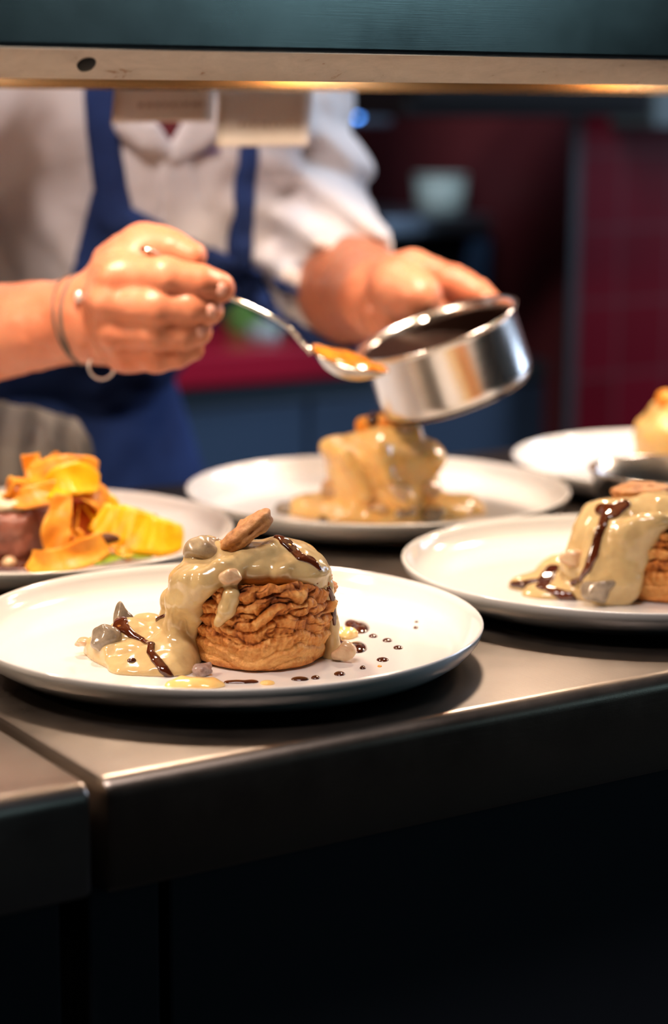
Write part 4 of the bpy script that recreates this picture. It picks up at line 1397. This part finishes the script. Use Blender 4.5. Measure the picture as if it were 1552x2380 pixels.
bf = Field((-.62, 1.45, -.005), (.22, 2.25, 1.56), .0065)
bf.ell(CH + np.array([0, 0, .03]), (.115, .095, .12), 0, [U3, V3, (0, 0, 1)])
bf.cone(CH - U3 * .02, WA, .080, .085, .03); bf.cone(WA - U3 * .045, PV - U3 * .045, .09, .10, .05); bf.cone(WA + U3 * .045, PV + U3 * .045, .09, .10, .05)
bf.poly([RS, (RS + LS) / 2 + np.array([0, 0, .01]), LS], [.048, .065, .044], .04)
bf.cone(NK - np.array([0, -.02, .03]), HDc + np.array([0, 0, -.03]), .058, .050, .03)
bf.ell(HDc + np.array([0, .012, .02]), (.074, .094, .105), .02, [U3, V3, (0, 0, 1)])       # skull
fd = -V3 + np.array([0, 0, -.25]); fd /= np.linalg.norm(fd)
bf.ell(HDc + fd * .045 - np.array([0, 0, .035]), (.055, .055, .07), .03, [U3, V3, (0, 0, 1)])    # face, jaw
bf.cone(HDc + fd * .090 + np.array([0, 0, .012]), HDc + fd * .112 - np.array([0, 0, .022]), .009, .014, .014)   # nose
for s in (-1, 1):
    bf.ell(HDc + U3 * s * .031 + fd * .094 + np.array([0, 0, .018]), (.014, .012, .010), .004, op='sub')
    bf.ell(HDc + U3 * s * .078 - np.array([0, 0, .005]), (.010, .020, .032), .008, [U3, V3, (0, 0, 1)])          # ears
bf.ell(HDc + fd * .098 - np.array([0, 0, .052]), (.022, .010, .008), .008, [U3, V3, (0, 0, 1)])     # lips
for s in (-1, 1):
    hp_ = PV + U3 * s * .085 - np.array([0, 0, .03]); kn = hp_ + np.array([0, -.03, -.40]); an_ = np.array([kn[0], kn[1] + .05, .09])
    bf.cone(hp_, kn, .088, .058, .04); bf.cone(kn, an_, .056, .040, .02)
    bf.cone(an_ - np.array([0, 0, .05]), an_ - V3 * .14 - np.array([0, 0, .05]), .036, .032, .02)
bf.cone(RS, RE, .045, .040, .03); bf.cone(LS, LE, .040, .037, .03)
body_torso = bf.mesh('body')


def hand_field(lo, hi, vs=.0014): return Field(lo, hi, vs)


A = at
# right forearm and hand: fingers closed round the spoon handle
hf = Field((-.47, 1.28, .985), (-.055, 1.57, 1.155), .0014)
hf.cone(RE, RE * .45 + RW * .55, .041, .037, 0); hf.cone(RE * .45 + RW * .55, RW, .037, .0262, .02)
hf.ell(RW, (.024, .026, .0275), .015)
hf.ell(A(290, 715, 1.392), (.026, .026, .040), .014)
hf.poly([A(268, 640, 1.372), A(258, 700, 1.366), A(268, 765, 1.368), A(290, 815, 1.374)], [.0165, .0165, .0160, .0150], .010)
hf.cone(A(310, 640, 1.385), A(330, 790, 1.385), .017, .017, .010)
fing = {'index': ([A(280, 640, 1.358), A(385, 645, 1.344), A(465, 656, 1.345), A(509, 669, 1.350)], [.0132, .0124, .0116, .0102]),
        'middle': ([A(256, 704, 1.354), A(362, 714, 1.340), A(442, 716, 1.342), A(486, 722, 1.348)], [.0124, .0114, .0106, .0094]),
        'ring': ([A(273, 770, 1.358), A(360, 775, 1.345), A(424, 777, 1.346), A(460, 772, 1.350)], [.0120, .0108, .0102, .0090]),
        'pinky': ([A(300, 824, 1.368), A(362, 832, 1.354), A(412, 824, 1.353), A(446, 812, 1.356)], [.0112, .0096, .0090, .0080])}
FB = []
for nm, (P, R) in fing.items():
    hf.cone(P[0], P[1], R[0], R[1], .0045)
    hf.cone(P[1], P[2], R[1] * .98, R[2], .0015)
    hf.cone(P[2], P[3], R[2] * .98, R[3], .0015)
    hf.ell(P[1], R[1] * 1.06, .003)
# knuckles
for px, py, Y in ((262, 645, 1.352), (245, 703, 1.350), (262, 768, 1.353), (292, 820, 1.364)):
    hf.ell(A(px, py, Y), .0108, .006)
# thumb
TP = [A(285, 615, 1.402), A(335, 577, 1.392), A(400, 578, 1.380), A(447, 595, 1.374)]
hf.cone(TP[0], TP[1], .0190, .0165, .012); hf.cone(TP[1], TP[2], .0160, .0118, .004); hf.cone(TP[2], TP[3], .0120, .0095, .002)
hf.ell(A(372, 562, 1.386), (.0130, .011, .0095), .006)
hf.noise(.0007, 130, 3)
right_arm = hf.mesh('right_arm')
T_RH = bvh(right_arm)

# left forearm and hand: round the saucepan's handle
lf = Field((-.07, 1.47, .985), (.17, 1.84, 1.125), .0014)
lf.cone(LE, LE * .45 + LW * .55, .039, .0385, 0); lf.cone(LE * .45 + LW * .55, LW, .0385, .030, .02)
lf.ell(LW, (.028, .028, .026), .012)
lf.ell(A(925, 673, 1.568), (.022, .026, .023), .012)
lf.poly([A(915, 648, 1.566), A(958, 634, 1.568), A(1000, 640, 1.574)], [.0165, .0165, .014], .008)
lf.poly([A(985, 640, 1.578), A(1052, 652, 1.574), A(1106, 680, 1.566), A(1152, 715, 1.558)], [.0135, .0124, .0110, .0088], .003)
lf.poly([A(985, 678, 1.582), A(1045, 698, 1.580), A(1095, 714, 1.574), A(1120, 746, 1.570)], [.0128, .0115, .0102, .009], .002)
lf.poly([A(920, 668, 1.545), A(965, 690, 1.534), A(994, 726, 1.542), A(995, 766, 1.552)], [.0215, .0192, .0140, .0110], .004)
lf.ell(A(1000, 748, 1.540), (.0095, .007, .010), .004)
lf.poly([A(905, 708, 1.555), A(898, 728, 1.548), A(914, 764, 1.550), A(935, 784, 1.560)], [.0105, .0094, .0086, .0075], .002)
lf.poly([A(884, 713, 1.566), A(868, 726, 1.558), A(880, 764, 1.557), A(897, 788, 1.566)], [.0098, .0086, .0078, .007], .002)
lf.noise(.0007, 130, 5)
left_arm = lf.mesh('left_arm')
chef = link('person', join_meshes('person', [body_torso, right_arm, left_arm]), M_SKIN)
tag(chef, 'chef in white jacket and navy apron leaning over the pass with spoon and saucepan', 'person')


# eyes, brows and lips
M_EYE = flat('eye_white', (.75, .73, .70, 1), .2, coat=.4)
M_IRIS = flat('brown_iris', (.05, .025, .012, 1), .15, coat=.5)
M_BROW = flat('brown_brow', (.07, .04, .022, 1), .7)
M_MOUTH = flat('lip', (.46, .13, .09, 1), .4)


def face_part(name, c, r, mat, parent, M=None):
    c = np.array(c)
    m = np.max(r) + .004
    q = Field(c - m, c + m, .0008)
    q.ell(c, r, 0, M)
    return link(name, q.mesh(name), mat, parent)


FM = [U3, -fd, np.cross(U3, -fd)]
for s_ in (-1, 1):
    ec = HDc + U3 * s_ * .031 + fd * .082 + np.array([0, 0, .015])
    ey = face_part('eye', ec, (.0118, .0118, .0100), M_EYE, chef, FM)
    face_part('iris', ec + fd * .0088 - np.array([0, 0, .0035]), (.0052, .0036, .0050), M_IRIS, ey, FM)
    face_part('eyelid', ec + fd * .0008 + np.array([0, 0, .0050]), (.0138, .0128, .0072), M_SKIN, ey, FM)
    face_part('eyebrow', ec + fd * .0095 + np.array([0, 0, .0175]), (.0175, .0050, .0038), M_BROW, chef, FM)
face_part('lips', HDc + fd * .1015 - np.array([0, 0, .054]), (.0215, .0060, .0060), M_MOUTH, chef, FM)


# fingernails
def nail(px, py, w, h):
    p = hit(T_RH, px, py)
    if p is None: return
    fl = Field(p - .012, p + .012, .0006)
    fl.ell(p + FW * .0004, (w, .0022, h), 0)
    link('fingernail', fl.mesh('fingernail'), M_NAIL, chef)


nail(512, 672, .0036, .0044); nail(489, 722, .0034, .0042); nail(464, 770, .0032, .0040)


# bracelet on the wrist of the spoon hand
def torus(name, c, axis, R, r, n=48, m=8, sq=1.0):
    a = np.array(axis, float); a /= np.linalg.norm(a)
    b = np.cross(a, (0, 0, 1.0)); b /= np.linalg.norm(b); e = np.cross(a, b)
    V = []; Fc = []
    for i in range(n):
        t = 2 * PI * i / n
        dr = b * math.cos(t) * sq + e * math.sin(t)
        for j in range(m):
            s = 2 * PI * j / m
            V.append(np.array(c) + dr * (R + r * math.cos(s)) + a * r * math.sin(s))
    for i in range(n):
        for j in range(m):
            Fc.append((i * m + j, ((i + 1) % n) * m + j, ((i + 1) % n) * m + (j + 1) % m, i * m + (j + 1) % m))
    return mesh(name, V, Fc)


wd = (RW - RE) / np.linalg.norm(RW - RE)
bw = RW - wd * .006
br = link('bracelet', torus('bracelet', bw, wd + np.array([0, 0, -.10]), .0295, .0015), M_CORD, chef)
br2 = link('bracelet', torus('bracelet', bw - wd * .006, wd + np.array([.1, 0, .05]), .0300, .0009), M_CORD, chef)
fl = Field(np.array(A(183, 690, 1.372)) - .01, np.array(A(183, 690, 1.372)) + .01, .0006); fl.ell(A(183, 690, 1.372), (.0028, .0028, .0042))
link('bracelet_bead', fl.mesh('bracelet_bead'), M_SILVER, br)
link('bracelet_loop', torus('bracelet_loop', A(236, 852, 1.385), (.2, -1, .3), .0085, .0008, 32, 8), M_SILVER, br)

# jacket: loose cloth over torso and upper arms
jf = Field((-.56, 1.44, .84), (.20, 2.18, 1.33), .0042)
jf.ell(CH + np.array([0, 0, .055]), (.150, .130, .120), 0, [U3, V3, (0, 0, 1)])
jf.cone(CH - U3 * .02, WA, .118, .118, .05); jf.cone(WA - U3 * .045, PV - U3 * .045, .108, .116, .05); jf.cone(WA + U3 * .045, PV + U3 * .045, .108, .116, .05)
jf.poly([RS, (RS + LS) / 2 + np.array([0, 0, .015]), LS], [.075, .085, .058], .05)
re_end = RE * .92 + RS * .08
jf.cone(RS, re_end, .076, .066, .04)
jf.cone(RE, RE * .80 + RW * .20, .062, .056, .02)
sl = at(772, 662, 1.715)
jf.poly([LS, at(716, 440, 1.82), at(733, 570, 1.765), sl], [.060, .0535, .0500, .0480], .030)
sv = jf.blank()
sv.cone(at(734, 625, 1.79), at(808, 705, 1.65), .0500, .0490, 0)
sv.plane(at(766, 662, 1.70), RT * .40 - UP * .76 - FW * .52)
jf.D = smin(jf.D, sv.D, .012)
# folds: rings round the sleeve, drapes on the chest
X, Yv, Zv = jf.ax[0][:, None, None], jf.ax[1][None, :, None], jf.ax[2][None, None, :]
fold = np.exp(-((X - .0) / .085) ** 2) * np.sin(Zv * 150 + 4 * np.sin(X * 22) + 14 * X) * np.clip((1.20 - Zv) * 12, 0, 1) * (X > -.09)
jf.D = (jf.D + .0075 * fold).astype(np.float32)
jf.noise(.010, 14, 6, (1.4, 1.2, .55)).noise(.004, 34, 8, (1.3, 1, .6))
# open sleeve ends
for e, d_, rr_ in ((sl + np.array([.0, -.015, 0]), LW - LE, .0475), ):
    pass
jm = jf.mesh('jacket')
jacket = link('jacket', jm, M_JACKET, chef)
T_J = bvh(jm)


def on_jacket(name, shift, pts, rs, mat, parent, inner=.001, extra=None):
    """cloth lying on the jacket along a line of points"""
    P = [hit(T_J, px, py, 1.75) for px, py in pts]
    lo = np.min(P, 0) - max(rs) - .02; hi = np.max(P, 0) + max(rs) + .02
    t = jf.blank()
    t.poly(P, rs, 0)
    q = jf.copy()
    q.D = smax(smax(jf.D - shift, t.D, .003), -(jf.D + .004), 0)
    return link(name, q.mesh(name), mat, parent)


on_jacket('undershirt', .0030, [(393, 270), (394, 300), (396, 312)], [.016, .011, .004], M_SHIRT, chef)
on_jacket('collar', .0100, [(290, 285), (340, 318), (385, 352)], [.012, .014, .008], M_JACKET, jacket)
on_jacket('collar', .0100, [(490, 270), (450, 312), (398, 362)], [.016, .015, .009], M_JACKET, jacket)
on_jacket('button_placket', .0052, [(400, 368), (412, 430), (425, 500), (440, 570)], [.014, .018, .020, .020], M_JACKET, jacket)
bm = bmesh.new()
for i in range(7):
    q = hit(T_J, 428 + i * 13, 366 - i * 3, 1.75)
    if q is not None:
        box_bm(q - (.0018, .003, .0022), q + (.0018, .0008, .0022), 0, 1, bm)
link('embroidered_lettering', bm_mesh('embroidered_lettering', bm), M_STITCH, jacket)

# apron: bib, straps and skirt
af = jf.copy()
e1, e2 = hit(T_J, 300, 480, 1.75), hit(T_J, 535, 595, 1.75)
el = (e2 - e1) / np.linalg.norm(e2 - e1)
vd = (e1 + e2) / 2 - CAM; vd /= np.linalg.norm(vd)
pn2 = np.cross(el, vd); pn2 *= np.sign(pn2[2])
b1, b2 = hit(T_J, 205, 480, 1.75), hit(T_J, 150, 700, 1.75)
bl_ = (b2 - b1) / np.linalg.norm(b2 - b1)
bn = np.cross(bl_, vd); bn *= -np.sign(bn[0])
X, Yv, Zv = af.ax[0][:, None, None], af.ax[1][None, :, None], af.ax[2][None, None, :]
cut = (X - e1[0]) * pn2[0] + (Yv - e1[1]) * pn2[1] + (Zv - e1[2]) * pn2[2]
cx_ = (X - WA[0]) * V3[0] + (Yv - WA[1]) * V3[1] - .02        # front half only
sd = np.abs((X - CH[0]) * U3[0] + (Yv - CH[1]) * U3[1] + .01) - .165
arms = jf.blank()
arms.cone(RS, RE, .085, .08, 0); arms.poly([LS + np.array([.015, 0, 0]), at(726, 440, 1.82), at(742, 570, 1.765), sl], [.06, .0565, .053, .051], 0)
side = (X - b1[0]) * bn[0] + (Yv - b1[1]) * bn[1] + (Zv - b1[2]) * bn[2]
cut = np.maximum(cut, np.minimum(side, Zv - 1.0))
af.D = np.maximum(np.maximum(np.maximum(smax(jf.D - .007, cut, .004), -(jf.D + .004)), np.maximum(cx_, sd)), -arms.D).astype(np.float32)
apron = link('apron', af.mesh('apron'), M_APRON, chef)
on_jacket('apron_strap', .0085, [(232, 215), (240, 300), (252, 400), (268, 500)], [.013, .0135, .0135, .015], M_APRON, apron)
on_jacket('apron_strap', .0085, [(577, 300), (574, 380), (566, 460), (556, 560), (548, 620)], [.0095, .0095, .010, .012, .014], M_APRON, apron)
# skirt hanging from the waist
V = []; Fc = []
nr, nc = 26, 48
for i in range(nr + 1):
    t = i / nr
    z = .955 - t * .50
    for j in range(nc + 1):
        s = j / nc * 2 - 1
        an = s * 1.55
        fl_ = min(t, .25); rad_u = .150 + .22 * fl_; rad_v = .142 + .06 * fl_
        cx0 = WA + (PV - WA) * min(t * 2.2, 1.0)
        wob = .010 * t * math.sin(s * 9 + 1) + .005 * math.sin(s * 17 + t * 3) * t
        p = cx0 + U3 * (rad_u + wob) * math.sin(an) - V3 * (rad_v + wob) * math.cos(an)
        V.append((p[0], p[1], z))
for i in range(nr):
    for j in range(nc):
        k = i * (nc + 1) + j
        Fc.append((k, k + 1, k + nc + 2, k + nc + 1))
me = mesh('apron_skirt', V, Fc)
bm = bmesh.new(); bm.from_mesh(me); bmesh.ops.recalc_face_normals(bm, faces=bm.faces); bmesh.ops.solidify(bm, geom=list(bm.faces), thickness=.003); bm.to_mesh(me); bm.free()
me.polygons.foreach_set('use_smooth', [True] * len(me.polygons))
link('apron_skirt', me, M_APRON, apron)
# trousers, shoes, hair
tf = Field((-.58, 1.70, .06), (-.08, 2.24, 1.0), .008)
tf.cone(PV - U3 * .05 + np.array([0, 0, .03]), PV + U3 * .05 + np.array([0, 0, .03]), .122, .122, 0)
for s in (-1, 1):
    hp_ = PV + U3 * s * .085 - np.array([0, 0, .03]); kn = hp_ + np.array([0, -.03, -.40]); an_ = np.array([kn[0], kn[1] + .05, .09])
    tf.cone(hp_, kn, .100, .076, .03); tf.cone(kn, an_, .074, .064, .02)
link('trousers', tf.mesh('trousers'), M_TROUSER, chef)
for s in (-1, 1):
    hp_ = PV + U3 * s * .085 - np.array([0, 0, .03]); an_ = np.array([hp_[0], hp_[1] + .02, .09])
    sf = Field(an_ - np.array([.25, .25, .095]), an_ + np.array([.2, .15, .06]), .006)
    sf.cone(an_ + np.array([0, 0, -.045]) + V3 * .05, an_ - V3 * .15 + np.array([0, 0, -.045]), .046, .042, 0)
    sf.cone(an_ + np.array([0, 0, -.045]), an_ + np.array([0, 0, .01]), .048, .048, .02)
    sf.plane((0, 0, .001), (0, 0, -1))
    link('shoe', sf.mesh('shoe'), M_BLACK, chef)
hfld = Field(HDc - .15, HDc + .16, .006)
hfld.ell(HDc + np.array([0, .018, .03]), (.082, .100, .106), 0, [U3, V3, (0, 0, 1)])
hfld.noise(.004, 60, 3)
q_ = HDc + fd * .03 + np.array([0, 0, .005])
hfld.ell(HDc + fd * .085 - np.array([0, 0, .03]), (.09, .085, .085), .01, [U3, V3, (0, 0, 1)], 'sub')
hfld.plane(HDc - np.array([0, 0, .055]), (0, 0, -1))
link('hair', hfld.mesh('hair'), M_HAIR, chef)

# ------------------------------------------------------------------ the kitchen behind
VC = 2.50                    # front of the rear counter


def pz(px, py, v): return on_v(px, py, v)


u_r, zt = pz(1312, 842, VC)
u_a, zb = pz(600, 884, VC)
_, zt2 = pz(600, 806, VC)
ZC = zt2
rc = empty('refrigerated_counter'); rc.matrix_world = RZ
tag(rc, 'blue grey refrigerated counter along the back of the kitchen', 'counter')
box('carcass', (-1.2, VC + .02, .12), (u_r - .004, 3.0, zb - .002), M_BLUECAB, rc)
box('plinth', (-1.2, VC + .06, 0), (u_r - .02, 2.98, .1195), M_BLACK, rc)
u0 = -1.2
for i in range(7):
    u1 = u0 + (u_r - .004 + 1.2) / 7
    dpan = box('door_panel', (u0 + .004, VC, .13), (u1 - .004, VC + .0195, zb - .035), M_BLUECAB, rc, .003)
    u0 = u1
box('handle_rail', (-1.2, VC - .006, zb - .031), (u_r - .004, VC + .0195, zb - .004), flat('blue_grey_rail', (.05, .08, .11, 1), .4, .3), rc, .003)
_ug, _ = on_v(872, 505, 2.62)
rt_ = box('red_worktop', (-1.2, VC - .03, zb), (_ug - .02, 3.0, ZC), M_REDEDGE, bevel=.006); rt_.matrix_world = RZ
tag(rt_, 'red edged worktop on the rear counter behind the chef', 'worktop')

# dark griddle at the right end of the rear counter, a pale tub on it
v_g = 2.62
ug0, zg1 = pz(880, 505, v_g); ug1 = min(pz(1245, 505, v_g)[0], UP_ - .03)
gr_ = empty('countertop_griddle'); gr_.matrix_world = RZ
tag(gr_, 'dark boxy cooking appliance on the rear counter behind the saucepan', 'griddle')
zg0 = zb
box('body', (ug0 - .012, v_g, zb + .001), (ug1 - .03, 2.98, zg1 - .028), M_BLACK, gr_, .004)
box('top_plate', (ug0 - .012, v_g - .02, zg1 - .0275), (ug1, 2.98, zg1), M_BLUESTEEL, gr_, .004)
us0, _ = pz(1122, 650, v_g); us1 = min(pz(1212, 650, v_g)[0], ug1 - .034)
box('side_panel', (us0, v_g - .012, zb + .004), (us1, v_g - .0005, zg1 - .029), flat('blue_sheen_panel', (.07, .17, .34, 1), .4), gr_, .003)
ut0, zt0 = pz(968, 518, 2.70); ut1, zt1 = pz(1076, 405, 2.70)
tub = empty('plastic_tub')
wc = uvw((ut0 + ut1) / 2, 2.70, zg1)
rad = (ut1 - ut0) / 2 * .93
hgt = zt1 - zg1
tub.location = wc
tag(tub, 'pale teal plastic tub standing on the dark appliance', 'tub')
link('tub_body', lathe('tub_body', [(0, .0), (rad * .86, 0), (rad * .9, .004), (rad, hgt * .93), (rad * .96, hgt * .93), (rad * .86, .006), (0, .006)], 48), M_TUB, tub)
link('lid', lathe('lid', [(0, hgt), (rad * 1.0, hgt), (rad * 1.05, hgt * .985), (rad * 1.05, hgt * .931), (0, hgt * .931)], 48), M_TUB, tub)

# black overhead shelf hanging in front of the back wall
v_h = 2.60
v_s = 2.16
uh0, zh0 = pz(938, 272, v_s); uh1, _ = pz(1512, 272, v_s)
hod = empty('overhead_shelf'); hod.matrix_world = RZ
tag(hod, 'black overhead shelf hung before the red tiles under the gantry edge', 'shelf')
box('shelf_body', (uh0, v_s, zh0), (uh1, v_s + .26, zh0 + .12), M_BLACK, hod, .004)
box('front_rail', (uh0 + .01, v_s - .012, zh0 + .02), (uh1 - .01, v_s - .0005, zh0 + .10), M_BLACK, hod, .003)
for uq in (uh0 + .05, uh1 - .05):
    link('hanging_rod', tube('hanging_rod', [(uq, v_s + .13, zh0 + .118), (uq, v_s + .13, 2.699)], .007, 10), M_BLACK, hod)
uh0, _ = pz(936, 292, v_h)
us_, zs_ = pz(838, 292, v_h)
sh = empty('control_box'); sh.matrix_world = RZ
tag(sh, 'grey blue wall control box with two blue lights beside the white sleeve', 'control box')
box('housing', (us_ - .05, v_h + .02, zs_), (uh0 - .004, 3.0, zs_ + .30), flat('dark_blue_enamel', (.05, .07, .10, 1), .4), sh, .005)
for px, py in ((836, 269), (836, 225)):
    ul, zl = pz(px, py, v_h + .012)
    fl = lathe('indicator_light', [(0, 0), (.0045, 0), (.0040, .003), (.002, .0045), (0, .005)], 24)
    o = link('indicator_light', fl, M_BLUELED, sh)
    o.matrix_local = Matrix.Translation((ul, v_h + .0195, zl)) @ Matrix.Rotation(PI / 2, 4, 'X')
ul_, zl0 = pz(1520, 292, 2.35); _, zl1 = pz(1520, 190, 2.35)
sb_ = struct(box('trim_2', (ul_, 2.35, zl0), (5, 2.449, zl1), flat('teal_ledge', (.05, .075, .075, 1), .5))); sb_.matrix_world = RZ

# green bottle, jar and pot on the red worktop
def bottle(name, px, v, r, hh, mat, label, cat, prof=None):
    u_, _ = pz(px, 700, v)
    p = prof or [(0, 0), (r * .95, 0), (r, .006), (r, hh * .62), (r * .8, hh * .76), (r * .36, hh * .86), (r * .34, hh * .97), (0, hh)]
    o = link(name, lathe(name, p, 40), mat)
    o.location = uvw(u_, v, ZC)
    tag(o, label, cat)
    return o


_, zbt = pz(590, 560, 2.66)
bottle('green_bottle', 592, 2.66, .042, max(zbt - ZC, .1), M_GREENB, 'green bottle on the red worktop seen past the white sleeve', 'bottle')
_, zj = pz(612, 745, 2.56)
bottle('glass_jar', 612, 2.56, .024, max(zj - ZC, .03), M_GLASSY, 'pale glass jar on the red worktop below the green bottle', 'jar', None)
_, zp_ = pz(490, 700, 2.68)
rp = max(zp_ - ZC, .06)
bottle('red_pot', 475, 2.84, .075, rp, M_SHIRT, 'dark red pot on the red worktop behind the hand', 'pot', [(0, 0), (.07, 0), (.075, .006), (.075, rp * .95), (.078, rp), (.070, rp), (.068, .012), (0, .012)])
